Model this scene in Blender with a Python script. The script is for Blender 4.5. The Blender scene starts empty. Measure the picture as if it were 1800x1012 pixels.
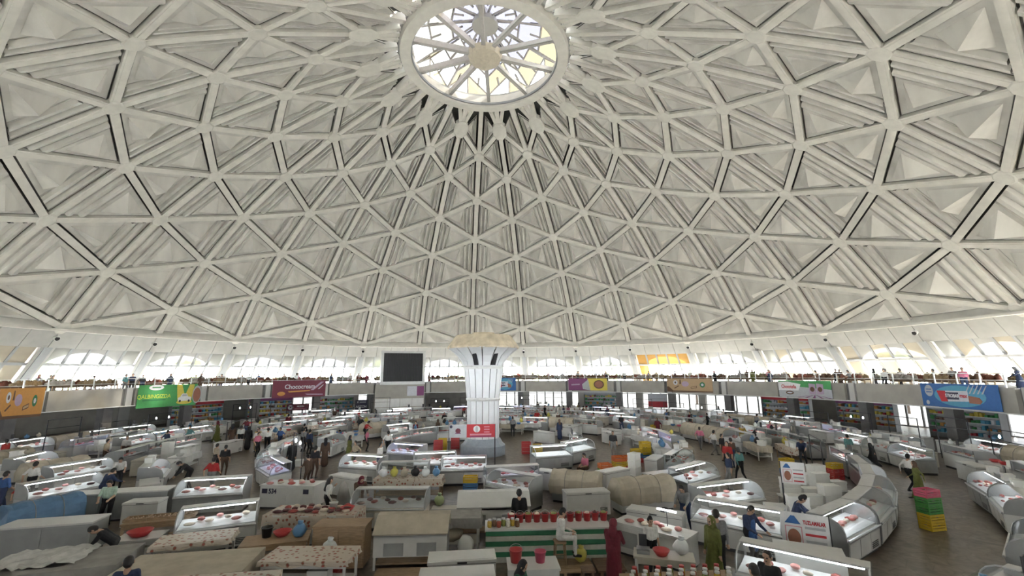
import bpy, bmesh, math, random
import numpy as np
from mathutils import Vector, Matrix
random.seed(11)
PI = math.pi
scene = bpy.context.scene
COL = scene.collection

# ------------------------------------------------------------------ camera
F_PX, PITCH, YAW, ROLL = 776.06, math.radians(10.935), math.radians(3.729), math.radians(-0.412)
EYE = 5.5
CAM = np.array([0.0, -32.516, EYE])
_r = np.array([math.cos(YAW), -math.sin(YAW), 0]); _f = np.array([math.sin(YAW), math.cos(YAW), 0])
FWD = _f*math.cos(PITCH)+np.array([0, 0, math.sin(PITCH)]); _u = -_f*math.sin(PITCH)+np.array([0, 0, math.cos(PITCH)])
RGT = _r*math.cos(ROLL)+_u*math.sin(ROLL); UPV = -_r*math.sin(ROLL)+_u*math.cos(ROLL)
cd = bpy.data.cameras.new('camera'); cam = bpy.data.objects.new('camera', cd); COL.objects.link(cam)
cd.sensor_width = 36; cd.lens = F_PX/1800*36; cd.clip_end = 500; cd.clip_start = 0.05
M4 = Matrix([[RGT[i], UPV[i], -FWD[i], CAM[i]] for i in range(3)]+[[0, 0, 0, 1]])
cam.matrix_world = M4; scene.camera = cam

def ray(x, y): return FWD+RGT*(x-900)/F_PX-UPV*(y-506)/F_PX
def at(x, y, z=0.0):                       # pixel -> point on the level z
    d = ray(x, y); t = (z-CAM[2])/d[2]; p = CAM+d*t; return float(p[0]), float(p[1])
def onr(x, y, rad):                        # pixel -> point on the cylinder of radius rad about the hall's axis
    d = ray(x, y); a = d[0]**2+d[1]**2; b = 2*(CAM[0]*d[0]+CAM[1]*d[1]); c = CAM[0]**2+CAM[1]**2-rad**2
    t = (-b+math.sqrt(b*b-4*a*c))/(2*a); p = CAM+d*t
    return float(math.atan2(p[0], p[1])), float(p[2])
def px(p):
    v = np.asarray(p, float)-CAM; d = float(v@FWD)
    if d < .3: return None
    return 900+F_PX*float(v@RGT)/d, 506-F_PX*float(v@UPV)/d, d
def seen(p, m=60):
    q = px(p); return q is not None and -m < q[0] < 1800+m and -m < q[1] < 1012+m

# ------------------------------------------------------------------ world, sun, exposure
W = bpy.data.worlds.new('sky'); scene.world = W; W.use_nodes = True
bg = W.node_tree.nodes['Background']; bg.inputs[0].default_value = (0.94, 0.97, 1.0, 1); bg.inputs[1].default_value = 10.0
sd = bpy.data.lights.new('sun', 'SUN'); sun = bpy.data.objects.new('sun', sd); COL.objects.link(sun)
sd.energy = 14; sd.angle = math.radians(1.2); sd.color = (1, .93, .82)
_th, _z = onr(205, 690, 31.8)
_dir = Vector((31.8*math.sin(_th), 31.8*math.cos(_th), _z+1.2))-Vector((0, 0, 31.0))
sun.rotation_euler = _dir.to_track_quat('-Z', 'Y').to_euler()
scene.view_settings.view_transform = 'Standard'; scene.view_settings.look = 'None'
scene.view_settings.gamma = 1; scene.view_settings.use_curve_mapping = False
scene.view_settings.exposure = 2.42

# ------------------------------------------------------------------ helpers
MATS = {}
def mat(name, col, rough=.6, metal=0.0, var=.12, scale=6.0, bump=0.0, emit=0.0, stretch=None):
    if name in MATS: return MATS[name]
    m = bpy.data.materials.new(name); m.use_nodes = True; nt = m.node_tree; b = nt.nodes['Principled BSDF']
    b.inputs['Roughness'].default_value = rough; b.inputs['Metallic'].default_value = metal
    c = (col[0], col[1], col[2], 1)
    if var:
        tc = nt.nodes.new('ShaderNodeTexCoord'); n = nt.nodes.new('ShaderNodeTexNoise'); r = nt.nodes.new('ShaderNodeValToRGB')
        n.inputs['Scale'].default_value = scale; n.inputs['Detail'].default_value = 4
        src = tc.outputs['Object']
        if stretch:
            mp = nt.nodes.new('ShaderNodeMapping'); mp.inputs['Scale'].default_value = stretch
            nt.links.new(src, mp.inputs[0]); src = mp.outputs[0]
        nt.links.new(src, n.inputs['Vector']); nt.links.new(n.outputs[0], r.inputs[0])
        r.color_ramp.elements[0].position = .3; r.color_ramp.elements[1].position = .7
        r.color_ramp.elements[0].color = tuple(max(0, v*(1-var)) for v in col)+(1,)
        r.color_ramp.elements[1].color = tuple(min(1, v*(1+var*.6)) for v in col)+(1,)
        nt.links.new(r.outputs[0], b.inputs['Base Color'])
        if bump:
            bp = nt.nodes.new('ShaderNodeBump'); bp.inputs['Strength'].default_value = bump
            nt.links.new(n.outputs[0], bp.inputs['Height']); nt.links.new(bp.outputs[0], b.inputs['Normal'])
    else: b.inputs['Base Color'].default_value = c
    if emit:
        b.inputs['Emission Color'].default_value = c; b.inputs['Emission Strength'].default_value = emit
    MATS[name] = m; return m
def glass(name, tint=(1, 1, 1), clear=.88, frost=0.0, dust=None):
    if name in MATS: return MATS[name]
    m = bpy.data.materials.new(name); m.use_nodes = True; nt = m.node_tree; nt.nodes.clear()
    o = nt.nodes.new('ShaderNodeOutputMaterial'); t = nt.nodes.new('ShaderNodeBsdfTransparent'); g = nt.nodes.new('ShaderNodeBsdfGlossy')
    t.inputs[0].default_value = tint+(1,); g.inputs['Roughness'].default_value = .08
    x = nt.nodes.new('ShaderNodeMixShader'); x.inputs[0].default_value = 1-clear
    nt.links.new(t.outputs[0], x.inputs[1]); nt.links.new(g.outputs[0], x.inputs[2]); last = x
    if frost:
        tr = nt.nodes.new('ShaderNodeBsdfTranslucent'); tr.inputs[0].default_value = tint+(1,)
        df = nt.nodes.new('ShaderNodeBsdfDiffuse'); df.inputs[0].default_value = tint+(1,)
        n = nt.nodes.new('ShaderNodeTexNoise'); n.inputs['Scale'].default_value = 1.2
        y0 = nt.nodes.new('ShaderNodeMixShader'); nt.links.new(n.outputs[0], y0.inputs[0])
        nt.links.new(tr.outputs[0], y0.inputs[1]); nt.links.new(df.outputs[0], y0.inputs[2])
        y = nt.nodes.new('ShaderNodeMixShader'); y.inputs[0].default_value = frost
        nt.links.new(x.outputs[0], y.inputs[1]); nt.links.new(y0.outputs[0], y.inputs[2]); last = y
    if dust:                                # a film of dust on the pane
        df = nt.nodes.new('ShaderNodeBsdfDiffuse'); df.inputs[0].default_value = dust+(1,)
        n = nt.nodes.new('ShaderNodeTexNoise'); n.inputs['Scale'].default_value = .8; mr = nt.nodes.new('ShaderNodeMapRange')
        mr.inputs['To Min'].default_value = .40; mr.inputs['To Max'].default_value = .66; nt.links.new(n.outputs[0], mr.inputs['Value'])
        y = nt.nodes.new('ShaderNodeMixShader'); nt.links.new(mr.outputs[0], y.inputs[0])
        nt.links.new(last.outputs[0], y.inputs[1]); nt.links.new(df.outputs[0], y.inputs[2]); last = y
    nt.links.new(last.outputs[0], o.inputs[0]); MATS[name] = m; return m

class MB:
    def __init__(s): s.v = []; s.f = []; s.m = []; s.k = 0
    def add(s, vs, fs, k=None):
        o = len(s.v); s.v += [tuple(map(float, p)) for p in vs]
        for f in fs: s.f.append([o+i for i in f]); s.m.append(s.k if k is None else k)
        return s
    def box(s, x0, x1, y0, y1, z0, z1, k=None):
        return s.add([(x0,y0,z0),(x1,y0,z0),(x1,y1,z0),(x0,y1,z0),(x0,y0,z1),(x1,y0,z1),(x1,y1,z1),(x0,y1,z1)],
                     [(3,2,1,0),(4,5,6,7),(0,1,5,4),(1,2,6,5),(2,3,7,6),(3,0,4,7)], k)
    def beam(s, a, b, n, w, d, d0=0.0, w2=None, k=None):
        # box from a to b; n points to the room, face lies at d0 towards the room, depth d away from it
        a = Vector(a); b = Vector(b); x = (b-a).normalized(); n = Vector(n); n = (n-x*n.dot(x)).normalized(); t = x.cross(n)
        w2 = w2 or w; P = []
        for p in (a, b):
            P += [p+n*d0-t*w/2, p+n*d0+t*w/2, p+n*(d0-d)+t*w2/2, p+n*(d0-d)-t*w2/2]
        return s.add(P, [(0,1,2,3),(7,6,5,4),(0,4,5,1),(1,5,6,2),(2,6,7,3),(3,7,4,0)], k)
    def tube(s, pts, r, n=6, k=None, cap=True):
        pts = [Vector(p) for p in pts]; rs = r if isinstance(r, (list, tuple)) else [r]*len(pts); P = []; up = None
        for i, p in enumerate(pts):
            d = (pts[min(i+1, len(pts)-1)]-pts[max(i-1, 0)]).normalized()
            if up is None: up = Vector((0, 0, 1)) if abs(d.z) < .9 else Vector((1, 0, 0))
            x = up.cross(d).normalized(); y = d.cross(x); up = y
            for j in range(n):
                a = 2*PI*j/n; P.append(p+(x*math.cos(a)+y*math.sin(a))*rs[i])
        F = [(i*n+j, i*n+(j+1) % n, (i+1)*n+(j+1) % n, (i+1)*n+j) for i in range(len(pts)-1) for j in range(n)]
        if cap: F += [tuple(reversed(range(n))), tuple(range((len(pts)-1)*n, len(pts)*n))]
        return s.add(P, F, k)
    def lathe(s, prof, n=24, c=(0, 0), k=None, a0=0.0, closed=False):
        P = []; m = len(prof)
        for r, z in prof:
            for j in range(n):
                a = a0+2*PI*j/n; P.append((c[0]+r*math.sin(a), c[1]+r*math.cos(a), z))
        F = [(i*n+j, i*n+(j+1) % n, ((i+1) % m)*n+(j+1) % n, ((i+1) % m)*n+j) for i in range(m if closed else m-1) for j in range(n)]
        if not closed:
            if prof[0][0] > 1e-4: F.append(tuple(range(n)))
            if prof[-1][0] > 1e-4: F.append(tuple(reversed(range((m-1)*n, m*n))))
        return s.add(P, F, k)
    def prism(s, prof, x0, x1, k=None):          # profile of (y,z), extruded along x
        n = len(prof); P = [(x0, y, z) for y, z in prof]+[(x1, y, z) for y, z in prof]
        return s.add(P, [(i, (i+1) % n, n+(i+1) % n, n+i) for i in range(n)]+[tuple(reversed(range(n))), tuple(range(n, 2*n))], k)
    def blob(s, c, r, n=1, k=None, jit=.15, rnd=random):
        bm = bmesh.new(); bmesh.ops.create_icosphere(bm, subdivisions=n, radius=1); bm.verts.ensure_lookup_table()
        r = r if isinstance(r, (tuple, list)) else (r, r, r)
        P = [(c[0]+v.co.x*r[0]*(1+rnd.uniform(-jit, jit)), c[1]+v.co.y*r[1]*(1+rnd.uniform(-jit, jit)), c[2]+v.co.z*r[2]*(1+rnd.uniform(-jit, jit))) for v in bm.verts]
        fs = [[v.index for v in f.verts] for f in bm.faces]; bm.free(); return s.add(P, fs, k)
    def sheet(s, fn, nu, nv, k=None):
        P = [fn(i/nu, j/nv) for j in range(nv+1) for i in range(nu+1)]
        return s.add(P, [(j*(nu+1)+i, j*(nu+1)+i+1, (j+1)*(nu+1)+i+1, (j+1)*(nu+1)+i) for j in range(nv) for i in range(nu)], k)
    def mesh(s, name, mats, smooth=False, fix=True):
        me = bpy.data.meshes.new(name); me.from_pydata(s.v, [], s.f)
        for m in (mats if isinstance(mats, (list, tuple)) else [mats]): me.materials.append(m)
        me.polygons.foreach_set('material_index', s.m)
        if fix:
            bm = bmesh.new(); bm.from_mesh(me); bmesh.ops.recalc_face_normals(bm, faces=bm.faces); bm.to_mesh(me); bm.free()
        if smooth: me.polygons.foreach_set('use_smooth', [True]*len(me.polygons))
        me.update(); return me

def link(name, me, parent=None, loc=(0, 0, 0), rz=0.0, scale=None):
    o = bpy.data.objects.new(name, me); COL.objects.link(o); o.parent = parent
    o.location = loc; o.rotation_euler = (0, 0, rz)
    if scale: o.scale = scale
    return o
def tag(o, label, cat, group=None, kind=None):
    o['label'] = label; o['category'] = cat
    if group: o['group'] = group
    if kind: o['kind'] = kind
    return o
def thing(name, label, cat, loc=(0, 0, 0), rz=0.0, group=None):
    return tag(link(name, None, None, loc, rz), label, cat, group)
def struct(name, me=None, label=None, cat=None, loc=(0, 0, 0), rz=0.0):
    o = link(name, me, None, loc, rz); o['kind'] = 'structure'
    if label: o['label'] = label
    if cat: o['category'] = cat
    return o
def spawn(parts, root):                    # parts: list of (name, mesh, [subparts]) or with an offset
    for p in parts:
        o = link(p[0], p[1], root)
        for q in (p[2] if len(p) > 2 else []): link(q[0], q[1], o)
    return root
def pol(r, th, z=0.0): return (r*math.sin(th), r*math.cos(th), z)
def text_mesh(s, size, m, name='text', ext=.004, sx=1.0, bold=0.0):
    c = bpy.data.curves.new(name, 'FONT'); c.body = s; c.size = size; c.extrude = ext; c.align_x = 'CENTER'; c.align_y = 'CENTER'; c.offset = bold
    o = bpy.data.objects.new(name, c); COL.objects.link(o)
    dg = bpy.context.evaluated_depsgraph_get(); me = bpy.data.meshes.new_from_object(o.evaluated_get(dg))
    bpy.data.objects.remove(o); bpy.data.curves.remove(c)
    # stand it up: x stays, y -> z, facing -y
    for v in me.vertices: v.co = Vector((v.co.x*sx, -v.co.z, v.co.y))
    me.materials.clear(); me.materials.append(m); return me

# ------------------------------------------------------------------ materials of the hall
m_rib = mat('painted_concrete_rib', (.74, .715, .655), .75, var=.08, scale=1.5)
m_panel = mat('painted_coffer_panel', (.66, .64, .595), .8, var=.16, scale=.7, stretch=(1, 1, .25))
m_node = mat('node_plate_paint', (.70, .68, .62), .7, var=.08, scale=2)
m_gapshade = mat('dark_gap_shade_strip', (.09, .085, .078), .9, var=.2)  # dark colour painted round each panel for the shaded, dirty gap beside the ribs
m_shell = mat('outer_shell', (.06, .06, .055), .9, var=.05)
m_white = mat('white_panel', (.46, .455, .43), .6, var=.07, scale=1.2)
m_frame = mat('white_window_frame', (.34, .35, .36), .5, var=.05)
m_conc = mat('beige_concrete', (.36, .34, .30), .85, var=.12, scale=1.0, bump=.1)
m_dark = mat('dark_column_stone', (.13, .125, .12), .6, var=.2, scale=2)
m_rail = mat('pale_metal_rail', (.62, .62, .60), .4, .2, var=.05)
m_glass = glass('window_glass', (.95, .97, .98), .95)
m_dusty = glass('dusty_window_glass', (.055, .056, .056), .96, 0, (.72, .71, .68))
m_frost = glass('frosted_window_glass', (.30, .30, .285), .94, .85)
m_amber = glass('amber_window_film', (.06, .030, .008), .96, 0, (.85, .50, .16))
m_cream = glass('cream_window_film', (.045, .040, .031), .96, 0, (.80, .72, .58))
# ------------------------------------------------------------------ dome lattice
RK = [40*v for v in (1., .951, .897, .838, .770, .704, .634, .561, .486, .406, .325, .239, .169)]
ZK = [EYE+40*v for v in (.110, .174, .235, .294, .351, .402, .445, .488, .525, .560, .589, .616, .639)]
PHI0 = math.radians(-2.70); DPH = math.radians(12)
ang = lambda i: PHI0+DPH*i
def node(i, k): return Vector(pol(RK[k], DPH*i, ZK[k]))
def nrm(i, k):                              # towards the room
    a, b = max(k-1, 0), min(k+1, 12); t = Vector((RK[b]-RK[a], ZK[b]-ZK[a])).normalized()
    th = DPH*i; nr, nz = -t.y, t.x          # rotate: inward and down
    if nr > 0: nr, nz = -nr, -nz
    return Vector((nr*math.sin(th), nr*math.cos(th), nz))
dome = struct('ceiling', None, 'white triangulated concrete dome over the market hall', 'dome')
items = []                                  # (name, mesh, rotation index, size in the picture)
def put(name, me, i, c):
    cw = Vector((c.x*math.cos(-ang(i))-c.y*math.sin(-ang(i)), c.x*math.sin(-ang(i))+c.y*math.cos(-ang(i)), c.z))
    q = px(cw); ok = q is not None and -140 < q[0] < 1940 and -140 < q[1] < 1012
    items.append((name, me, -ang(i), 1000/q[2] if ok else 0))
def ribmesh(p, q, n, w, sh=0.25):
    b = MB(); x = (q-p).normalized(); b.beam(p+x*sh, q-x*sh, n, w, .62, 0, w*.8)
    b.beam(p+x*sh, q-x*sh, n, w*.55, .02, .022)
    return b.mesh('rib', m_rib)
RW = .54
for k in range(0, 12):                      # meridian ribs
    if k == 0: me1 = ribmesh(node(0, 0), node(0, 1), nrm(0, 0), RW, .2); spans = [(1, 0, 1, me1)]
    else: spans = []
    if k+2 <= 12: spans.append((k % 2, k, k+2, ribmesh(node(0, k), node(0, k+2), nrm(0, k+1), RW*(1 if k < 9 else .8))))
    if k == 11: spans.append((1, 11, 12, ribmesh(node(0, 11), node(0, 12), nrm(0, 11), RW*.7)))
    for par, ka, kb, me in spans:
        for i in range(30):
            if i % 2 == par: put('rib', me, i, (node(0, ka)+node(0, kb))/2)
    if k < 11:
        for s in (-1, 1):                   # diagonal ribs
            me = ribmesh(node(0, k), node(s, k+1), (nrm(0, k)+nrm(s, k+1)), RW*(1 if k < 9 else .8), .3)
            for i in range(30):
                if i % 2 == k % 2: put('rib', me, i, (node(0, k)+node(s, k+1))/2)
for s in (-.5, .5):                         # short struts fanning out to the skylight ring
    me = ribmesh(node(0, 11), node(s, 12), nrm(0, 11), RW*.65, .3)
    for i in range(1, 30, 2): put('rib', me, i, (node(0, 11)+node(s, 12))/2)
ribs = items; items = []
for k in range(0, 12):                      # node plates
    b = MB(); c = node(0, k); n = nrm(0, k); t = Vector((1, 0, 0)); u = n.cross(t).normalized()
    R0 = .66 if k < 11 else .8; P = []
    for d, sc in ((.10, .82), (.05, 1), (-.5, 1)):
        for j in range(8):
            a = 2*PI*(j+.5)/8; P.append(c+n*d+(t*math.cos(a)*R0*.95+u*math.sin(a)*R0*(1.05 if k < 11 else 1.45))*sc)
    b.add(P, [tuple(range(8)), tuple(reversed(range(16, 24)))]+[(r*8+j, r*8+(j+1) % 8, r*8+8+(j+1) % 8, r*8+8+j) for r in (0, 1) for j in range(8)])
    me = b.mesh('node_plate', m_node)
    for i in range(30):
        if i % 2 == k % 2: put('node_plate', me, i, c)
nodes = items; items = []
def panelmesh(A, B, C, n, bot=False):
    # coffer: A-B is the edge on the meridian, C the far corner; recessed sheet with two long folds beside A-B and a pyramid
    cen = (A+B+C)/3; off = -n*.22
    def shrink(p, q, r):                    # inner corner: move both edges inwards
        g = .40; e1 = (q-p).normalized(); e2 = (r-p).normalized(); s = e1.cross(e2).length
        return p+(e1+e2)*(g/max(s, .3))
    a, b_, c = (shrink(A, B, C)+off, shrink(B, A, C)+off, shrink(C, A, B)+off)
    m = MB(); X = lambda u, v: a*(1-u)*(1-v)+b_*(1-u)*v+c*u     # u: 0 on A-B .. 1 at C
    h = lambda d: n*d
    if bot: prof = [(0, 0), (.06, 0)]
    else: prof = [(0, -.10), (.05, -.10), (.065, .16), (.10, .16), (.115, -.10), (.175, -.10), (.19, .20), (.235, .20), (.25, -.08), (.29, -.08), (.30, .02)]
    rows = [(X(u, 0)+h(d), X(u, 1)+h(d)) for u, d in prof]
    P = [p for r in rows for p in r]
    m.add(P, [(2*i, 2*i+1, 2*i+3, 2*i+2) for i in range(len(rows)-1)])
    u0 = prof[-1][0]; a2, b2, c2 = X(u0, 0), X(u0, 1), c
    ia, ib, ic = [p*.70+(a2*.36+b2*.36+c2*.28)*.30 for p in (a2, b2, c2)]
    L = (C-(A+B)/2).length
    ap = ia*.38+ib*.38+ic*.24+h(.17*L)
    m.add([a2, b2, c2, ia, ib, ic, ap], [(0, 1, 4, 3), (1, 2, 5, 4), (2, 0, 3, 5), (3, 4, 6), (4, 5, 6), (5, 3, 6)])
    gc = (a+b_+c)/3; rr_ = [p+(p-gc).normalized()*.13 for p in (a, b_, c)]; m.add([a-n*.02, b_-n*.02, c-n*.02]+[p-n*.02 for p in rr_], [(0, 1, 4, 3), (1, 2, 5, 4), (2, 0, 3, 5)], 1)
    rim = [a, b_, c]; rim2 = [p-n*.22 for p in rim]
    m.add(rim+rim2, [(0, 1, 4, 3), (1, 2, 5, 4), (2, 0, 3, 5)])
    return m.mesh('coffer_panel', [m_panel, m_gapshade], fix=False)
def tri(Aik, Bik, Cik, bot=False):
    A, B, C = node(*Aik), node(*Bik), node(*Cik); n = (nrm(*Aik)+nrm(*Bik)+nrm(*Cik)).normalized()
    return panelmesh(A, B, C, n, bot), (A+B+C)/3
for k in range(0, 11):
    for s in (-1, 1):
        me, c = tri((0, k), (0, k+2), (s, k+1))
        for i in range(30):
            if i % 2 == k % 2: put('coffer_panel', me, i, c)
for s in (-1, 1):
    me, c = tri((0, 0), (s, 0), (s, 1), True)
    for i in range(0, 30, 2): put('coffer_panel', me, i, c)
    me, c = tri((0, 11), (0, 12), (s, 12))
    for i in range(1, 30, 2): put('coffer_panel', me, i, c)
panels = items
for lst, nm in ((ribs, 'rib'), (nodes, 'node_plate'), (panels, 'coffer_panel')):
    lst.sort(key=lambda t: -t[3]); rest = MB(); mt = None
    for q, (name, me, rz, size) in enumerate(lst):
        if q < 300 and size > 0: link(name, me, dome, rz=rz)
        else:
            R = Matrix.Rotation(rz, 3, 'Z'); mt = list(me.materials)
            o0 = len(rest.m); rest.add([R @ v.co for v in me.vertices], [list(p.vertices) for p in me.polygons]); rest.m[o0:] = [p.material_index for p in me.polygons]
    if rest.v:
        o = link(nm, rest.mesh(nm+'_rest', mt, fix=False), dome); o['kind'] = 'stuff'
# outer skin of the dome, one closed shell well above the coffers
pr = []
for k in range(13):
    n = nrm(0, k); pr.append((RK[k]-n.y*1.25, ZK[k]-n.z*1.25))
b = MB(); b.lathe([pr[0]]+pr[1:], 60); b.f = b.f[:60*12]; b.m = b.m[:60*12]
link('outer_skin', b.mesh('outer_skin', m_shell), dome)
# dark recess and edge beam at the foot of the dome
b = MB(); z0 = ZK[0]; b.lathe([(39.75, z0-.10), (39.75, z0-.32), (42.2, z0-.32), (42.2, z0+1.0), (40.4, z0+1.0), (40.4, z0-.10)], 120, closed=True)
link('edge_beam', b.mesh('edge_beam', m_rib), dome)

# ------------------------------------------------------------------ skylight
ZO = ZK[12]; RO = RK[12]
sky = struct('window_1', None, 'round star-shaped glass skylight at the crown of the dome', 'skylight', loc=(0, 0, 0), rz=-PHI0)
b = MB(); b.lathe([(RO-.75, ZO-.35), (RO+.1, ZO-.35), (RO+.25, ZO+.9), (RO-.6, ZO+.9)], 60, closed=True); link('ring_beam', b.mesh('ring_beam', m_rib), sky)
b = MB(); b.lathe([(RO-.85, ZO-.15), (RO-.72, ZO-.15), (RO-.72, ZO+.05), (RO-.85, ZO+.05)], 60, closed=True); link('inner_trim', b.mesh('inner_trim', m_frame), sky)
m_hub = mat('hub_cone', (.62, .56, .45), .7, var=.1)
b = MB(); b.lathe([(0, ZO-1.0), (1.3, ZO+.05), (1.45, ZO+.55), (.8, ZO+.8)], 20); link('hub', b.mesh('hub', m_hub), sky)
m_spoke = mat('skylight_spoke', (.50, .48, .46), .5, .1, var=.1)
sp = MB(); sp.beam((0, 1.0, ZO+.3), (0, RO-.6, ZO+.2), (0, 0, -1), .22, .5); msp = sp.mesh('spoke', m_spoke)
fl = MB(); fl.beam((.16, 1.0, ZO+.32), (.16, RO-.6, ZO+.22), (0, 0, -1), .10, .1); mfl = fl.mesh('spoke_flange', m_white)
A5 = 2*PI/10; a0 = math.radians(6)
for j in range(10):
    o = link('spoke', msp, sky, rz=-(a0+A5*j)); link('flange', mfl, o)
# folded glass roof: valleys over the spokes, a gable between each pair
vall = lambda r: ZO+1.2+(RO-r)*.42
ridg = lambda r: ZO+3.3+(RO-r)*.12
m_sg = [glass('skylight_clear', (.060, .061, .062), .95), glass('skylight_lilac', (.0195, .0192, .0225), .96), glass('skylight_straw', (.024, .0205, .0135), .96), glass('skylight_milk', (.025, .024, .0212), .96)]
def P(r, a, z): return Vector((r*math.sin(a), r*math.cos(a), z))
rin = 1.0; pan = []
seg = [rin, 2.9, 4.8, RO-.2]
bar = MB()
for s in (-1, 1):
    for q in range(3):
        r1, r2 = seg[q], seg[q+1]; m = MB()
        h = A5/2
        rr = lambda r: r*1.0
        m.add([P(r1, 0, ridg(r1)-(3-q)*.1), P(r2, 0, ridg(r2)), P(r2, s*h, vall(r2)), P(r1, s*h, vall(r1))], [(0, 1, 2, 3)])
        pan.append(('roof_pane', m.mesh('roof_pane', m_sg[(q+(s > 0)*2) % 4 if q else 1], fix=False)))
        bar.tube([P(r2, 0, ridg(r2)-.03), P(r2, s*h, vall(r2)-.03)], .09, 4)
        bar.tube([P((r1+r2)/2, s*h*.5, (ridg(r1)+vall(r1)+ridg(r2)+vall(r2))/4-.03), P(r2, s*h*.5, (ridg(r2)+vall(r2))/2-.03)], .10, 4)
    m = MB(); r = RO-.2
    m.add([P(r, 0, ridg(r)), P(r, s*h, vall(r)), P(r, s*h, ZO+.7), P(r, 0, ZO+.7)], [(0, 1, 2, 3)])
    pan.append(('gable_pane', m.mesh('gable_pane', m_sg[0 if s < 0 else 2], fix=False)))
    bar.tube([P(r, s*h, vall(r)), P(r, s*h, ZO+.8)], .06, 4)
bar.tube([P(rin, 0, ridg(rin)-.3), P(r, 0, ridg(r)-.03)], .10, 4); bar.tube([P(r, 0, ridg(r)), P(r, 0, ZO+.7)], .09, 4)
bar.tube([P(rin, h, vall(rin)-.03), P(r, h, vall(r)-.03)], .10, 4)
mbar = bar.mesh('glazing_bars', m_spoke)
for j in range(10):
    a = -(a0+A5*(j+.5))
    for nme, me in pan: link(nme, me, sky, rz=a)
    link('glazing_bars', mbar, sky, rz=a)
b = MB(); b.lathe([(0, ZO+5.2), (1.1, ZO+3.6), (1.1, ZO+3.2)], 20); link('finial_cap', b.mesh('finial_cap', m_white), sky)
ug = MB(); ug.lathe([(RO+.3, ZO+.2), (RO+.3, ZO+1.2), (RO-.4, ZO+1.2), (RO-.4, ZO+.2)], 60, closed=True); link('kerb', ug.mesh('kerb', m_white), sky)

# ------------------------------------------------------------------ sloping band, windows, outer arches
SL = .77; zb0 = ZK[0]-.32; rz_ = lambda z: 40+SL*(ZK[0]-z)     # radius of the sloping wall at height z
ZB1 = EYE+2.62; ZMID = EYE+1.12; ZF = 4.0
band = struct('wall_upper', None, 'white panelled band below the dome', 'wall')
def slab(a0, a1, z0, z1, t=.12, o=0.0, gap=0.0):
    P = []
    for d in (0, t):
        for z, a in ((z0, a0), (z0, a1), (z1, a1), (z1, a0)):
            r = rz_(z)+o+d; aa = a+(gap/r if a == a0 else -gap/r); P.append(pol(r, aa, z-d*.0))
    return MB().add(P, [(0,1,2,3),(7,6,5,4),(0,4,5,1),(1,5,6,2),(2,6,7,3),(3,7,4,0)])
bp = slab(0, DPH/4, ZB1, zb0, .15, 0, .025).mesh('band_panel', m_white)
bl = slab(0, DPH/4, ZB1, zb0, .1, .3, 0).mesh('band_back', m_shell)
pier = slab(-.0135, .0135, ZF, ZB1, .55, -.12).mesh('pier', m_white)
pierin = slab(-.0075, .0075, ZF, ZB1, .1, -.22).mesh('pier_rib', m_frame)
trans = slab(.0135, DPH-.0135, ZMID-.12, ZMID+.12, .22, .04).mesh('transom', m_frame)
sill = slab(.0135, DPH-.0135, ZF, ZF+.25, .3, .05).mesh('sill', m_frame)
NC = 5; step = (DPH-.027)/NC
mull = [slab(.0135+step*j-.0028, .0135+step*j+.0028, ZF, ZB1, .16, .1).mesh('mullion', m_frame) for j in range(1, NC)]
panes = []
for j in range(NC):
    for rrow, (z0, z1) in enumerate(((ZF+.25, ZMID-.12), (ZMID+.12, ZB1))):
        a_, b_ = .0135+step*j+.0028, .0135+step*(j+1)-.0028
        P4 = [pol(rz_(z)+.18, a, z) for z, a in ((z0, a_), (z0, b_), (z1, b_), (z1, a_))]
        panes.append((rrow, j, MB().add(P4, [(0, 1, 2, 3)])))
pm = {(r, j, w): bm_.mesh('pane', {'g': m_glass, 'd': m_dusty, 'f': m_frost, 'a': m_amber, 'c': m_cream}[w], fix=False) for r, j, bm_ in panes for w in 'gdfac'}
# outer shell with an arched opening in each bay
def archmesh():
    m = MB(); n = 14; hw = DPH/2*.80; zc = EYE+.2; top = EYE+2.35; c = DPH/2; ro = lambda z: rz_(z)+1.3
    arc = [(c-hw, ZF)]+[(c-hw*math.cos(PI*t/n), zc+(top-zc)*math.sin(PI*t/n)) for t in range(n+1)]+[(c+hw, ZF)]
    out = [(0, ZF), (0, zc)]+[(DPH*t/n, ZB1+.9) for t in range(1, n)]+[(DPH, zc), (DPH, ZF)]
    out = [(0, ZF)]+[(DPH*t/n, ZB1+.9) if 0 < t < n else ((0, ZB1+.9) if t == 0 else (DPH, ZB1+.9)) for t in range(n+1)]+[(DPH, ZF)]
    k = len(arc); V = [pol(ro(z), a, z) for a, z in arc]+[pol(ro(z), a, z) for a, z in out]+[pol(ro(z)+.4, a, z) for a, z in arc]
    F = [(i, i+1, k+i+1, k+i) for i in range(k-1)]+[(i, i+1, 2*k+i+1, 2*k+i) for i in range(k-1)]
    return m.add(V, F).mesh('outer_arch', m_white, fix=False)
arch = archmesh()
spot_b = MB()
wn = 2
for i in range(30):
    a = -ang(i); c = pol(41, ang(i)+DPH/2, 8); vis = seen(c, 250)
    for j in range(4): link('band_panel', bp, band, rz=a-DPH/4*j); link('backing', bl, band, rz=a-DPH/4*j)
    w = struct('window_%d' % wn, None, 'sloping window bay between white piers', 'window', rz=a); wn += 1
    link('pier', pier, w); link('pier_rib', pierin, w); link('transom', trans, w); link('sill', sill, w)
    link('outer_arch', arch, w)
    for me in mull: link('mullion', me, w)
    for r, j, _ in panes:
        amb = (i == 3); cr = (i in (-7 % 30, 5, 6, 7) and (j+i) % 2 == 0)
        kind = ('a' if (r == 1 or j < 1) else 'g') if amb else ('c' if cr else ('f' if r == 1 and j in (0, 4) else 'd' if r == 1 else 'g'))
        if i == (-7 % 30) and j > 1: kind = 'c'
        link('pane', pm[(r, j, kind)], w)
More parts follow.
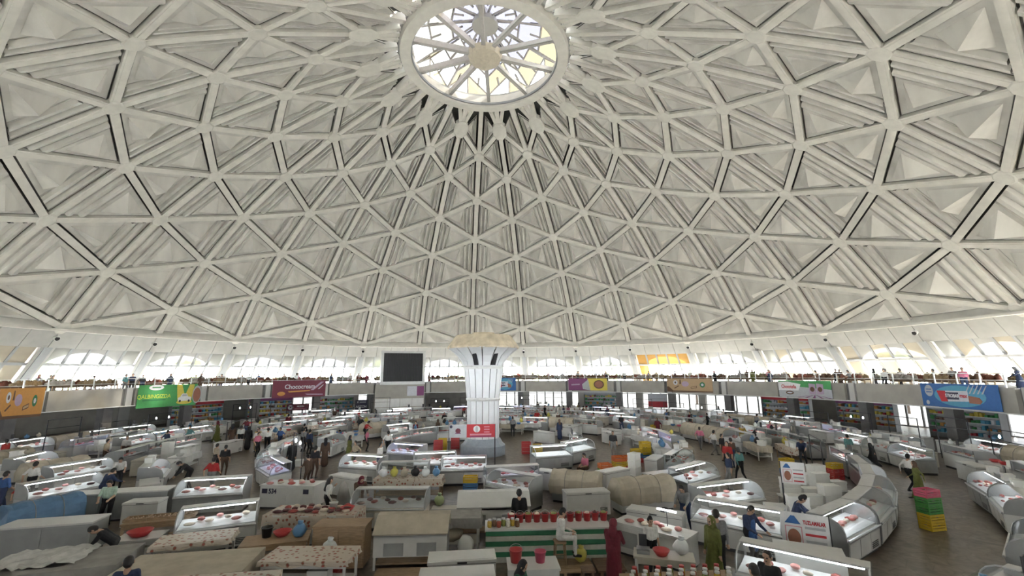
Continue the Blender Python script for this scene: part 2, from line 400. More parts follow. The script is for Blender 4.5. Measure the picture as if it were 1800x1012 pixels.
m_lampw = mat('lamp_white', (.75, .75, .73), .4); m_black = mat('black_plastic', (.02, .02, .022), .45, var=.2)
sb = MB(); sb.tube([(0, -.0, 0), (0, -.28, -.12)], [.20, .24], 12); sb.k = 1; sb.tube([(0, -.27, -.115), (0, -.29, -.122)], .2, 12)
sm = sb.mesh('spotlight', [m_lampw, m_black])
for i in range(30):
    z = ZB1+.9; p = pol(rz_(z), ang(i), z)
    if seen(p, 100): tag(link('spotlight', sm, None, p, -ang(i)), 'small round white spotlight fixed on the white band below the dome', 'spotlight', 'spotlights along the white band')

# ------------------------------------------------------------------ floor, mezzanine, ground storey
def floor_mat():
    m = bpy.data.materials.new('worn_stone_floor'); m.use_nodes = True; nt = m.node_tree; b = nt.nodes['Principled BSDF']
    tc = nt.nodes.new('ShaderNodeTexCoord'); n = nt.nodes.new('ShaderNodeTexNoise'); n.inputs['Scale'].default_value = 2.2; n.inputs['Detail'].default_value = 8; n.inputs['Distortion'].default_value = 1.2
    v = nt.nodes.new('ShaderNodeTexVoronoi'); v.inputs['Scale'].default_value = 1.6; v.feature = 'DISTANCE_TO_EDGE'
    r = nt.nodes.new('ShaderNodeValToRGB'); e = r.color_ramp.elements; e[0].position = .3; e[0].color = (.07, .052, .038, 1); e[1].position = .75; e[1].color = (.21, .17, .125, 1)
    r2 = nt.nodes.new('ShaderNodeValToRGB'); r2.color_ramp.elements[0].color = (.55, .5, .45, 1); r2.color_ramp.elements[1].position = .04; r2.color_ramp.elements[1].color = (1, 1, 1, 1)
    x = nt.nodes.new('ShaderNodeMix'); x.data_type = 'RGBA'; x.blend_type = 'MULTIPLY'; x.inputs[0].default_value = .7
    nt.links.new(tc.outputs['Object'], n.inputs[0]); nt.links.new(tc.outputs['Object'], v.inputs[0]); nt.links.new(n.outputs[0], r.inputs[0]); nt.links.new(v.outputs[0], r2.inputs[0])
    nt.links.new(r.outputs[0], x.inputs[6]); nt.links.new(r2.outputs[0], x.inputs[7]); nt.links.new(x.outputs[2], b.inputs['Base Color'])
    b.inputs['Roughness'].default_value = .35; return m
b = MB(); b.lathe([(0, 0), (46, 0), (46, -.3), (0, -.3)], 90); struct('floor', b.mesh('floor', floor_mat()), 'worn brown stone floor of the market hall', 'floor')
mg = mat('outdoor_paving', (.42, .41, .38), .9, var=.2, scale=.3)
b = MB(); b.lathe([(46, -.15), (150, -.15)], 90); b.f = b.f[:90]; b.m = b.m[:90]; struct('ground', b.mesh('ground', mg), 'pale paving outside the hall', 'ground')
RF = 31.8
mez = struct('floor_upper', None, 'ring-shaped mezzanine slab with beige concrete fascia', 'mezzanine')
b = MB(); b.lathe([(RF+.5, 3.3), (RF+.5, ZF), (45.2, ZF), (45.2, 3.3)], 120, closed=True); link('slab', b.mesh('slab', m_conc), mez)
def arcbox(r0, r1, a0, a1, z0, z1, n=6):
    P = []; F = []
    for t in range(n+1):
        a = a0+(a1-a0)*t/n; P += [pol(r0, a, z0), pol(r1, a, z0), pol(r1, a, z1), pol(r0, a, z1)]
    for t in range(n): F += [(4*t+j, 4*t+(j+1) % 4, 4*t+4+(j+1) % 4, 4*t+4+j) for j in range(4)]
    F += [(0, 1, 2, 3), (4*n+3, 4*n+2, 4*n+1, 4*n)]
    return MB().add(P, F)
g = .006
fas = arcbox(RF, RF+.25, g+.022, DPH-g, 3.0, 4.45, 4).mesh('fascia_panel', m_conc)
pil = arcbox(RF+.02, RF+.25, .006, .022, 2.95, 4.5, 1).mesh('pilaster', m_white)
bkg = arcbox(RF+.26, RF+.5, 0, DPH, 3.0, 4.4, 4).mesh('fascia_backing', m_dark)
lip = arcbox(RF-.04, RF+.5, 0, DPH, 2.93, 3.0, 4).mesh('lower_edge', m_rail)
colm = MB().box(-.38, .38, -.38, .38, 0, 3.3).box(-.46, .46, -.46, .46, 0, .35).mesh('column', m_dark)
rail_t = arcbox(RF+.06, RF+.12, .004, DPH-.004, 5.26, 5.32, 6).mesh('top_rail', m_rail)
rail_m = arcbox(RF+.07, RF+.11, .004, DPH-.004, 4.86, 4.89, 6).mesh('mid_rail', m_rail)
post = MB().box(-.035, .035, -.035, .035, 4.45, 5.28).mesh('post', m_rail)
for i in range(30):
    a = -ang(i); vis = seen(pol(RF, ang(i)+DPH/2, 4), 300)
    link('fascia_panel', fas, mez, rz=a); link('pilaster', pil, mez, rz=a); link('backing', bkg, mez, rz=a); link('lower_edge', lip, mez, rz=a)
    struct('trim_%d' % (i+1), colm, 'dark stone-clad column below the mezzanine edge', 'column', loc=pol(33.6, ang(i)), rz=a)
    if vis:
        t = tag(link('railing', None, None, (0, 0, 0), a), 'pale metal railing section on the mezzanine edge', 'railing', 'railing sections around the mezzanine')
        link('top_rail', rail_t, t); link('mid_rail', rail_m, t)
        for j in range(4): link('post', post, t, pol(RF+.09, DPH*(j+.5)/4), -DPH*(j+.5)/4)
# ground storey outer wall, glazed
gw = struct('wall_lower', None, 'glazed outer wall of the ground storey', 'wall')
gp = MB().box(-.5, .5, -.3, .3, 0, 3.3).mesh('pier', m_white)
nb = 6; ws = (DPH*44.6-1.0)/nb
gfr = MB()
for j in range(nb+1): gfr.box(.5+ws*j-.09, .5+ws*j+.09, -.06, .06, 0, 3.3)
for z in (.0, 2.2, 3.22): gfr.box(.5, .5+ws*nb, -.05, .05, z, z+.08)
gfm = gfr.mesh('frame', m_frame); gpm0 = None; m_gg = glass('ground_window_glass', (.06, .061, .062), .95); gpm = MB().add([(.5, 0, .08), (.5+ws*nb, 0, .08), (.5+ws*nb, 0, 3.22), (.5, 0, 3.22)], [(0, 1, 2, 3)]).mesh('glazing', m_gg, fix=False)
gsol = MB().box(.5, .5+ws*nb, -.08, .08, 0, 3.3).mesh('wall_panel', m_conc)
for i in range(30):
    p0 = pol(44.6, ang(i)); a = -ang(i)-DPH/2
    link('pier', gp, gw, p0, -ang(i))
    if i in (26, 24, 25, 29, 5): link('wall_panel', gsol, gw, p0, a)
    else: link('window_frame', gfm, gw, p0, a); link('pane', gpm, gw, p0, a)

# ------------------------------------------------------------------ central mushroom column
def zax(y): d = ray(848, y); t = -CAM[1]/d[1]; return float(CAM[2]+d[2]*t)
def rax(w): return w/F_PX*33.0
m_colw = mat('white_painted_column', (.64, .65, .66), .5, var=.06, scale=1.5)
m_cap = mat('stained_beige_cap', (.55, .47, .34), .8, var=.25, scale=2)
m_plinth = mat('grey_blue_plinth', (.30, .34, .38), .4, var=.1)
col = struct('wall_column', None, 'white mushroom-shaped central column with flared capital', 'column', rz=math.radians(9))
NF = 16
def fl(name, prof, m): o = link(name, MB().lathe(prof, NF).mesh(name, m), col); return o
zs = {y: zax(y) for y in (585, 590, 612, 616, 626, 636, 643, 646, 670, 698, 702, 745, 755)}
rs = lambda px_: rax(px_)
# shaft staves: each facet a stave of its own
prof = [(rs(26), .5), (rs(26.5), zs[702]), (rs(27.5), zs[698]), (rs(30), zs[670]), (rs(33), zs[646])]
prof2 = [(rs(33.5), zs[643]), (rs(36), zs[636]), (rs(43), zs[626]), (rs(55), zs[616]), (rs(60), zs[612])]
def stave(pf, t=.08, g=.012):
    P = []; h = PI/NF
    for r, z in pf:
        for rr in (r, r-t):
            for s in (-1, 1): P.append((rr*math.tan(h)*s*.90, -rr, z))
    F = []
    for q in range(len(pf)-1):
        o = 4*q; F += [(o, o+1, o+5, o+4), (o+2, o+6, o+7, o+3), (o, o+4, o+6, o+2), (o+1, o+3, o+7, o+5)]
    F += [(0, 2, 3, 1), (4*(len(pf)-1), 4*(len(pf)-1)+1, 4*(len(pf)-1)+3, 4*(len(pf)-1)+2)]
    return MB().add(P, F)
s1 = stave(prof).mesh('stave', m_colw); s2 = stave(prof2).mesh('capital_petal', m_colw)
for j in range(NF):
    link('stave', s1, col, rz=2*PI*j/NF); link('capital_petal', s2, col, rz=2*PI*j/NF)
slot = MB().prism([(-rs(36)-.04, zs[636]-.25), (-rs(34.5)-.02, zs[643]+.05), (-rs(32), zs[643]+.05), (-rs(46), zs[624] if 624 in zs else zs[626]+.2), (-rs(47), zs[626]+.15)], -.15, .15).mesh('dark_slot', m_black)
for j in (-1, 1): link('slot', slot, col, rz=2*PI*j*1.0/NF-math.radians(9)+math.radians(4))
fl('core', [(rs(23), .3), (rs(24), zs[698]), (rs(29), zs[643]), (rs(50), zs[616])], m_dark)
for y in (644, 700): fl('collar_band', [(rs(34 if y < 650 else 28), zs[643 if y < 650 else 698]-.22), (rs(35 if y < 650 else 29), zs[643 if y < 650 else 698]-.1), (rs(34 if y < 650 else 28), zs[643 if y < 650 else 698]+.02)], m_rail)
fl('cap_roof', [(rs(61), zs[612]-.05), (rs(61.5), zs[612]+.08), (rs(47), zs[590]), (rs(20), zs[590]+.08), (rs(19), zs[585]), (0.1, zs[585]+.05)], m_cap)
fl('plinth', [(rs(37), 0), (rs(37), .62), (rs(33), .74), (rs(30), .95), (rs(28), 1.1)], m_plinth)
# ------------------------------------------------------------------ people
def capsule(m, p0, r0, p1, r1, k, n=10):
    p0 = Vector(p0); p1 = Vector(p1); d = p1-p0; L = d.length
    if L < 1e-5: d = Vector((0, 0, 1)); L = 1e-5
    d.normalize(); x = d.orthogonal().normalized(); y = d.cross(x); P = []; rings = []
    for c, r, a0, a1 in ((p0, r0, -PI/2, 0), (p1, r1, 0, PI/2)):
        for q in range(4):
            a = a0+(a1-a0)*q/3; rings.append((c+d*r*math.sin(a), max(r*math.cos(a), .001)))
    for c, r in rings:
        for j in range(n):
            t = 2*PI*j/n; P.append(c+(x*math.cos(t)+y*math.sin(t))*r)
    R = len(rings)
    m.add(P, [(i*n+j, i*n+(j+1) % n, (i+1)*n+(j+1) % n, (i+1)*n+j) for i in range(R-1) for j in range(n)]+[tuple(reversed(range(n))), tuple(range((R-1)*n, R*n))], k)
def ik(a, b, l1, l2, hint):
    a, b, hint = Vector(a), Vector(b), Vector(hint); d = b-a; D = d.length; u = d.normalized()
    if D > (l1+l2)*.995: b = a+u*(l1+l2)*.995; D = (l1+l2)*.995
    h = (hint-u*hint.dot(u)).normalized(); x = (l1*l1-l2*l2+D*D)/(2*D)
    return a+u*x+h*math.sqrt(max(l1*l1-x*x, 0)), b
POSES = {   # hip height, lean, (left hand), (right hand), (left ankle), (right ankle), head nod
 'stand': (.90, .02, (.25, -.04, .80), (-.25, -.06, .80), (.10, .02, .08), (-.10, -.03, .08), .05),
 'work': (.90, .12, (.16, -.46, 1.03), (-.18, -.42, 1.00), (.11, 0, .08), (-.11, -.05, .08), .45),
 'walk': (.88, .06, (.24, .18, .86), (-.22, -.26, .92), (.08, -.30, .08), (-.09, .30, .14), .08),
 'bend': (.88, .85, (.14, -.72, .66), (-.16, -.66, .62), (.13, .05, .08), (-.13, .0, .08), .35),
 'sit': (.50, .10, (.12, -.36, .62), (-.13, -.34, .62), (.12, -.42, .08), (-.12, -.44, .08), .35),
 'phone': (.90, .05, (.10, -.26, 1.28), (-.24, -.10, .85), (.10, .02, .08), (-.10, -.03, .08), .30),
 'lean': (.88, .42, (.18, -.62, .98), (-.18, -.60, .98), (.12, .08, .08), (-.12, .0, .08), .30)}
def prims(pose, dress, cover, fine):
    hz, lean, hl, hr, al, ar, nod = POSES[pose]; Q = []
    A = lambda p0, r0, p1, r1, k: Q.append((tuple(p0), r0, tuple(p1), r1, k))
    hip = Vector((0, 0, hz)); up = Vector((0, -math.sin(lean), math.cos(lean))); fw = Vector((0, -math.cos(lean), -math.sin(lean))); X = Vector((1, 0, 0))
    S = lambda a, x=0, f=0: hip+up*a+X*x+fw*f
    top = 1; bot = 1 if dress == 'robe' else 2; fore = 0 if dress == 'shirt' else 1
    for s in (-1, 1):
        A(S(.02, .085*s), .115, S(.18, .085*s, .01), .108, bot if dress != 'robe' else 1)
        A(S(.16, .08*s, .01), .112, S(.40, .105*s), .112, top); A(S(.44, .12*s), .075, S(.455, .175*s), .068, top)
    A(S(.2, 0, .03), .115, S(.40, 0, .03), .115, top); A(S(.47), .075, S(.54, 0, .01), .058, 0)
    hd = (up*math.cos(nod)+fw*math.sin(nod)).normalized(); face = (fw*math.cos(nod)-up*math.sin(nod)).normalized()
    nk = S(.54, 0, .01); hc = nk+hd*.115
    A(hc-hd*.045+face*.018, .072, hc+hd*.045, .092, 0); A(hc-hd*.075+face*.05, .038, hc-hd*.06+face*.055, .04, 0)
    A(hc+face*.092-hd*.018, .016, hc+face*.092+hd*.01, .010, 0)
    if fine:
        for s in (-1, 1):
            A(hc+X*s*.088-hd*.01, .018, hc+X*s*.088+hd*.015, .020, 0); A(hc+face*.084+X*s*.034+hd*.012, .011, hc+face*.084+X*s*.036+hd*.012, .011, 5)
        A(hc+face*.082+X*.018-hd*.058, .009, hc+face*.082-X*.018-hd*.058, .009, 5)
    if cover == 'scarf':
        A(hc+hd*.045-face*.022, .104, hc-hd*.03-face*.035, .103, 3); A(hc-hd*.08-face*.02, .095, S(.43, 0, -.03), .13, 3); A(S(.44, .08, 0), .085, S(.44, -.08, 0), .085, 3)
    else:
        A(hc+hd*.05-face*.012, .095, hc-hd*.005-face*.035, .090, 3)
        if cover == 'long': A(hc-face*.05, .085, S(.32, 0, -.10), .075, 3)
        if cover == 'cap': A(hc+hd*.085, .085, hc+hd*.10, .075, 3)
    for s, h in ((1, hl), (-1, hr)):
        sh = S(.44, .185*s); w = Vector(h); el, w = ik(sh, w, .285, .26, (s*.5, .6, -.5))
        A(sh, .062, el, .047, top); A(el, .046, w, .031, fore)
        d = (w-el).normalized(); side = X-d*X.dot(d); side.normalize(); nn = d.cross(side)
        A(w, .028, w+d*.07, .032, 0)
        if fine:
            for q in range(4):
                o = w+d*.075+side*(q-1.5)*.023; L = (.055, .068, .064, .05)[q] if s < 0 else (.05, .064, .068, .055)[q]
                A(o, .0105, o+d*L*.6, .010, 0); A(o+d*L*.6, .010, o+d*L+nn*(-.018), .009, 0)
            A(w+d*.02-side*s*.028, .012, w+d*.065-side*s*.055, .0105, 0)
        else: A(w+d*.07, .030, w+d*.13, .02, 0)
    for s, an in ((1, al), (-1, ar)):
        h0 = hip+X*s*.09; kn, an = ik(h0, an, .44, .42, (s*.12, -1, .1))
        A(h0, .098, kn, .064, bot); A(kn, .062, an, .042, bot)
        A(Vector(an)+Vector((0, .03, -.035)), .042, Vector(an)+Vector((0, -.15, -.045)), .036, 4)
    if dress == 'robe':
        kx = (0, -.30, .42) if pose == 'sit' else (0, 0, .30)
        A(hip+Vector((0, 0, .02)), .165, kx, .215, 1)
        if pose == 'sit': A(kx, .20, (0, -.34, .22), .2, 1)
        else: A((0, .02, .30), .215, (0, .02, .22), .222, 1)
    if dress == 'apron':
        A(S(.36, 0, .10), .07, S(.05, 0, .10), .10, 6); A(S(.05, .05, .09), .09, hip+Vector((.06, -.10, -.40)), .09, 6); A(S(.05, -.05, .09), .09, hip+Vector((-.06, -.10, -.40)), .09, 6)
    return Q
m_skin = mat('skin', (.46, .29, .20), .6, var=.06); m_eye = mat('dark_eye', (.03, .02, .02), .4, var=0)
def cloth(n, c): return mat('cloth_'+n.replace(' ', '_'), c, .85, var=.18, scale=14, bump=.15)
CL = {n: cloth(n, c) for n, c in {'white': (.66, .65, .62), 'black': (.018, .018, .02), 'dark blue': (.03, .045, .10), 'blue': (.05, .12, .32), 'grey': (.22, .22, .22), 'red': (.42, .03, .03), 'maroon': (.12, .012, .022),
      'olive green': (.13, .14, .035), 'dark green': (.02, .10, .055), 'brown': (.10, .06, .04), 'beige': (.45, .38, .28), 'pink': (.55, .16, .24), 'mustard': (.45, .30, .06), 'teal': (.12, .30, .30), 'pale green': (.42, .55, .45)}.items()}
BODY = {}
def body(pose, dress, cover, fine):
    key = (pose, dress, cover, fine)
    if key in BODY: return BODY[key]
    Q = prims(*key); m = MB()
    for p0, r0, p1, r1, k in Q: capsule(m, p0, r0, p1, r1, k, 12 if fine else 8)
    me = m.mesh('tmp', m_skin); o = bpy.data.objects.new('tmp', me); COL.objects.link(o)
    md = o.modifiers.new('r', 'REMESH'); md.mode = 'VOXEL'; md.voxel_size = .0105 if fine else .034; md.use_smooth_shade = True
    ms = o.modifiers.new('s', 'SMOOTH'); ms.factor = .5; ms.iterations = 1 if fine else 1
    out = bpy.data.meshes.new_from_object(o.evaluated_get(bpy.context.evaluated_depsgraph_get()))
    bpy.data.objects.remove(o); out.name = 'body'
    n = len(out.polygons); c = np.empty(n*3); out.polygons.foreach_get('center', c); c = c.reshape(-1, 3)
    best = np.full(n, 1e9); idx = np.zeros(n, int)
    for p0, r0, p1, r1, k in Q:
        a = np.array(p0); d = np.array(p1)-a; L2 = max(float(d@d), 1e-9); t = np.clip(((c-a)@d)/L2, 0, 1)
        s = np.linalg.norm(c-(a+t[:, None]*d), axis=1)-(r0+(r1-r0)*t)-(.004 if k in (3, 5, 6) else 0)
        w = s < best; best[w] = s[w]; idx[w] = k
    out.materials.clear()
    for q in range(7): out.materials.append(m_skin)
    out.polygons.foreach_set('material_index', idx.astype(np.int32)); out.polygons.foreach_set('use_smooth', [True]*n); out.update()
    BODY[key] = out; return out
HAIR = mat('black_hair', (.012, .010, .009), .5, var=.2); SHOE = mat('dark_shoe', (.03, .028, .027), .5)
PN = {}
def person(loc, rz, pose='stand', top='white', bot='black', dress='shirt', cover='hair', cov=None, fine=False, where='among the market counters', h=1.0, label=None, apron=None):
    me = body(pose, dress, cover, fine); o = link('person', me, None, loc, rz, (h, h, h))
    sl = [m_skin, CL[top], CL[bot], CL[cov] if cov else HAIR, SHOE, m_eye, CL[apron or 'blue']]
    for q, s in enumerate(sl): o.material_slots[q].link = 'OBJECT'; o.material_slots[q].material = s
    act = {'stand': 'standing', 'work': 'working', 'walk': 'walking', 'bend': 'bending down', 'sit': 'sitting', 'phone': 'with a phone', 'lean': 'leaning forward'}[pose]
    wear = {'robe': 'in long %s robe' % top, 'apron': 'in %s top and %s apron' % (top, apron or 'blue')}.get(dress, 'in %s top and %s trousers' % (top, bot))
    cv = {'scarf': ', %s headscarf' % (cov or 'black'), 'cap': ', %s cap' % (cov or 'black'), 'long': ' with long black hair'}.get(cover, '')
    lab = label or 'person %s%s %s %s' % (wear, cv, act, where)
    if len(lab.split()) > 16: lab = lab.replace(' and %s trousers' % bot, '')
    tag(o, lab, 'person'); PN.setdefault(lab, []).append(o); return o
# occupancy of the ground floor
OC = np.zeros((368, 368), bool)
def cells(x, y, w, d, rz, pad=0.0):
    c, s = math.cos(rz), math.sin(rz); out = []
    nx = max(2, int((w+2*pad)/.2)+1); ny = max(2, int((d+2*pad)/.2)+1)
    for i in range(nx+1):
        for j in range(ny+1):
            u = (i/nx-.5)*(w+2*pad); v = (j/ny-.5)*(d+2*pad); X = x+c*u-s*v; Y = y+s*u+c*v
            a, b = int((X+46)*4), int((Y+46)*4)
            if 0 <= a < 368 and 0 <= b < 368: out.append((a, b))
    return out
def busy(x, y, w, d, rz, pad=0.0): return any(OC[c] for c in cells(x, y, w, d, rz, pad))
def mark(x, y, w, d, rz):
    for c in cells(x, y, w, d, rz): OC[c] = True
for c in cells(0, 0, 3.6, 3.6, 0): OC[c] = True
# ------------------------------------------------------------------ market furniture (each builder makes the parts once; things share them)
m_wh = mat('white_enamel', (.62, .62, .60), .35, var=.06, scale=3); m_gy = mat('grey_enamel', (.33, .34, .34), .4, var=.08, scale=3)
m_off = mat('aged_cream_enamel', (.52, .49, .42), .5, var=.12, scale=3); m_steel = mat('brushed_steel', (.50, .51, .52), .28, .85, var=.08, scale=5)
m_kick = mat('dark_kick_plate', (.05, .05, .052), .5); m_tray = mat('white_tray', (.74, .75, .76), .35, var=.05)
m_cg = glass('case_glass', (.93, .96, .97), .86); m_lamp = mat('case_lamp_tube', (.93, .97, 1.0), .4, var=0, emit=5.0)
m_lampv = mat('violet_lamp_tube', (.62, .60, 1.0), .4, var=0, emit=4.0)
m_meat = mat('red_meat', (.36, .07, .06), .4, var=.4, scale=9); m_pink = mat('pink_meat', (.60, .27, .25), .4, var=.3, scale=9); m_fat = mat('pale_fat', (.70, .60, .50), .45, var=.2, scale=9)
m_wood = mat('pale_wood', (.36, .25, .15), .7, var=.25, scale=5, stretch=(1, 6, 6)); m_wood2 = mat('brown_plank', (.16, .10, .06), .7, var=.3, scale=5, stretch=(1, 6, 6))
m_canvas = mat('beige_canvas', (.47, .42, .33), .9, var=.14, scale=3, bump=.2); m_gcanvas = mat('grey_canvas', (.30, .29, .27), .9, var=.2, scale=3, bump=.2)
m_bluec = mat('blue_cover', (.10, .20, .34), .6, var=.15); m_pole = mat('black_pole', (.03, .03, .035), .5); m_foam = mat('white_foam', (.72, .72, .69), .9, var=.04)
def floral():
    m = mat('floral_oilcloth', (.50, .44, .37), .5, var=.2, scale=2.5); nt = m.node_tree; b = nt.nodes['Principled BSDF']
    tc = nt.nodes.new('ShaderNodeTexCoord'); v = nt.nodes.new('ShaderNodeTexVoronoi'); v.inputs['Scale'].default_value = 7
    r = nt.nodes.new('ShaderNodeValToRGB'); e = r.color_ramp.elements; e[0].position = .18; e[0].color = (.34, .08, .06, 1); e[1].position = .36; e[1].color = (.55, .48, .40, 1)
    k = e.new(.28); k.color = (.30, .22, .14, 1)
    nt.links.new(tc.outputs['Object'], v.inputs[0]); nt.links.new(v.outputs['Distance'], r.inputs[0]); nt.links.new(r.outputs[0], b.inputs['Base Color']); return m
m_flor = floral()
CACHE = {}
def cached(f):
    def g(*a):
        k = (f.__name__,)+a
        if k not in CACHE: CACHE[k] = f(*a)
        return CACHE[k]
    return g
BM = {'white': m_wh, 'grey': m_gy, 'steel': m_steel, 'cream': m_off, 'blue': m_bluec}
@cached
def case_parts(L, style, lit, glassy=True, endc='grey'):
    h = L/2; B = BM[style]; parts = []
    parts.append(('body', MB().prism([(-.5, .12), (-.54, .70), (-.46, .76), (.48, .80), (.48, .12)], -h, h).mesh('case_body', B)))
    parts.append(('kick_plate', MB().box(-h+.03, h-.03, -.42, .44, 0, .12).mesh('kick_plate', m_kick)))
    fp = MB(); n = max(2, int(L/.8))
    for i in range(n): x0 = -h+.04+(L-.08)/n*i; fp.prism([(-.513, .16), (-.548, .64), (-.530, .64), (-.495, .16)], x0+.02, x0+(L-.08)/n-.02)
    vent = MB(); [vent.box(h-.75, h-.25, -.535, -.52, .2+q*.05, .225+q*.05) for q in range(4)]
    parts.append(('front_panel', fp.mesh('front_panel', m_wh if style != 'grey' else m_gy), [('vent', vent.mesh('vent', m_kick))]))
    parts.append(('bumper_rail', MB().tube([(-h, -.555, .735), (h, -.555, .735)], .035, 6).mesh('bumper_rail', m_steel)))
    parts.append(('deck', MB().prism([(-.44, .79), (.36, .90), (.36, .87), (-.44, .765)], -h+.04, h-.04).mesh('deck', m_tray)))
    if glassy:
        arc = [(-.50, .78), (-.49, .92), (-.44, 1.06), (-.34, 1.17), (-.18, 1.25), (.06, 1.29)]
        g = MB(); g.add([(x, y, z) for y, z in arc for x in (-h+.03, h-.03)], [(2*i, 2*i+1, 2*i+3, 2*i+2) for i in range(5)])
        me = g.mesh('front_glass', m_cg, True, False); ed = MB()
        for x in (-h+.02, h-.02): ed.tube([(x, y, z) for y, z in arc], .018, 4)
        ed.tube([(-h, .06, 1.295), (h, .06, 1.295)], .018, 4)
        parts.append(('front_glass', me, [('glass_edge', ed.mesh('glass_edge', m_steel))]))
        parts.append(('top_shelf', MB().box(-h, h, .05, .46, 1.27, 1.31).mesh('top_shelf', m_steel if style == 'steel' else m_wh)))
        for sx in (-1, 1):
            e = MB().prism([(-.52, .72), (-.50, .95), (-.42, 1.1), (-.2, 1.24), (.48, 1.29), (.48, .72)], sx*h-.02, sx*h+.02).mesh('end_panel', m_cg if endc == 'glass' else BM.get(endc, m_gy)); parts.append(('end_panel', e))
        parts.append(('rear_post', MB().box(-h+.02, h-.02, .44, .47, .8, .86).box(-h+.02, -h+.06, .42, .46, .8, 1.27).box(h-.06, h-.02, .42, .46, .8, 1.27).mesh('rear_frame', m_steel)))
        if lit: parts.append(('lamp_tube', MB().tube([(-h+.1, .10, 1.24), (h-.1, .10, 1.24)], .015, 6).mesh('lamp_tube', m_lampv if lit == 2 else m_lamp)))
    return parts
@cached
def meat_mesh(L, seed):
    r = random.Random(seed); b = MB(); n = int(L*7)
    for q in range(n):
        x = r.uniform(-L/2+.2, L/2-.2); y = r.uniform(-.32, .25); b.blob((x, y, .86+(y+.4)*.12), (r.uniform(.07, .17), r.uniform(.06, .11), r.uniform(.03, .06)), 1, r.choice((0, 0, 1, 1, 2)), .2, r)
    return b.mesh('meat', [m_meat, m_pink, m_fat])
@cached
def freezer_parts(L, col='white', glasslid=False):
    h = L/2; B = BM[col]; p = []
    p.append(('body', MB().box(-h, h, -.34, .34, .06, .80).mesh('freezer_body', B)))
    p.append(('lid', MB().box(-h-.015, h+.015, -.355, .355, .815, .89).box(-h+.05, h-.05, -.30, .30, .89, .90).mesh('freezer_lid', B), [('handle', MB().box(-.12, .12, -.39, -.355, .835, .865).mesh('handle', m_kick)), ('seal', MB().box(-h, h, -.342, .342, .80, .815).mesh('seal', m_kick))]))
    v = MB(); [v.box(h-.42, h-.12, -.35, -.34, .14+q*.04, .16+q*.04) for q in range(5)]; p.append(('vent', v.mesh('vent', m_kick)))
    for sx in (-1, 1): p.append(('foot', MB().box(sx*(h-.12)-.04, sx*(h-.12)+.04, -.28, .28, 0, .06).mesh('foot', m_kick)))
    return p
@cached
def table_parts(L, D, H, topm='wood', shelf=True):
    h, d = L/2, D/2; tm = {'wood': m_wood, 'white': m_wh, 'cream': m_off, 'steel': m_steel, 'brown': m_wood2}[topm]; p = []
    p.append(('top', MB().box(-h, h, -d, d, H-.05, H).mesh('top', tm)))
    lg = MB().box(-.03, .03, -.03, .03, 0, H-.05).mesh('leg', m_wh if topm in ('white', 'cream') else m_wood)
    for sx in (-1, 1):
        for sy in (-1, 1): p.append(('leg', lg, [], (sx*(h-.06), sy*(d-.06), 0)))
    p += [('apron', MB().box(-h+.04, h-.04, s*(d-.055)-.015, s*(d-.055)+.015, H-.18, H-.05).mesh('apron', tm)) for s in (-1, 1)]
    if shelf: p.append(('shelf', MB().box(-h+.05, h-.05, -d+.06, d-.06, .22, .25).mesh('shelf', tm)))
    return p
@cached
def cloth_mesh(L, D, H, drop, mk):
    h, d = L/2+.03, D/2+.03; n = 40; pts = []
    per = [(-h, -d), (h, -d), (h, d), (-h, d)]; ring = []
    for q in range(4):
        a, b = per[q], per[(q+1) % 4]
        for t in range(10): ring.append((a[0]+(b[0]-a[0])*t/10, a[1]+(b[1]-a[1])*t/10))
    V = [(x, y, H+.012) for x, y in ring]; n = len(ring)
    for k, z in ((1, H-drop*.5), (2, H-drop)):
        for q, (x, y) in enumerate(ring):
            w = 1+(.025*k*math.sin(q*2.1)+.012*k)/max(.5, math.hypot(x, y)); V.append((x*w, y*w, z+.02*math.sin(q*1.3)))
    F = [tuple(range(n))]+[(r*n+j, r*n+(j+1) % n, (r+1)*n+(j+1) % n, (r+1)*n+j) for r in (0, 1) for j in range(n)]
    return MB().add(V, F).mesh('tablecloth', {'f': m_flor, 'c': m_canvas, 'g': m_gcanvas, 'w': m_wh, 'b': m_bluec}[mk], fix=False)
@cached
def tarp_parts(L, mk='c', base='white'):
    h = L/2; B = {'c': m_canvas, 'g': m_gcanvas, 'b': m_bluec}[mk]; p = []
    p.append(('counter_base', MB().box(-h+.06, h-.06, -.42, .46, .1, .72).mesh('counter_base', BM[base])))
    p.append(('kick_plate', MB().box(-h+.1, h-.1, -.36, .40, 0, .1).mesh('kick_plate', m_kick)))
    pr = [(-.56, .38), (-.58, .72), (-.53, .98), (-.40, 1.18), (-.18, 1.30), (.08, 1.31), (.32, 1.22), (.48, 1.04), (.54, .80), (.55, .40)]
    nx = 12; V = []
    for i in range(nx+1):
        x = -h+L*i/nx; sag = .025*math.sin(i*PI/2)*(1 if 0 < i < nx else 0)
        for y, z in pr: V.append((x+(.05*math.sin(z*7) if i in (0, nx) else 0), y*(1-sag*.6), z-sag*(1 if z > .5 else 1.5*math.sin(x*9))))
    k = len(pr); F = [(i*k+j, (i+1)*k+j, (i+1)*k+j+1, i*k+j+1) for i in range(nx) for j in range(k-1)]+[tuple(range(k)), tuple(reversed(range(nx*k, nx*k+k)))]
    sm = MB().add(V, F).mesh('canvas_cover', B); rope = MB()
    p.append(('canvas_cover', sm, [('seam', MB().tube([(x, y*1.02, z+.012) for y, z in pr], .012, 4).mesh('seam', m_gcanvas)) for x in (-h*.33, h*.4)])); return p
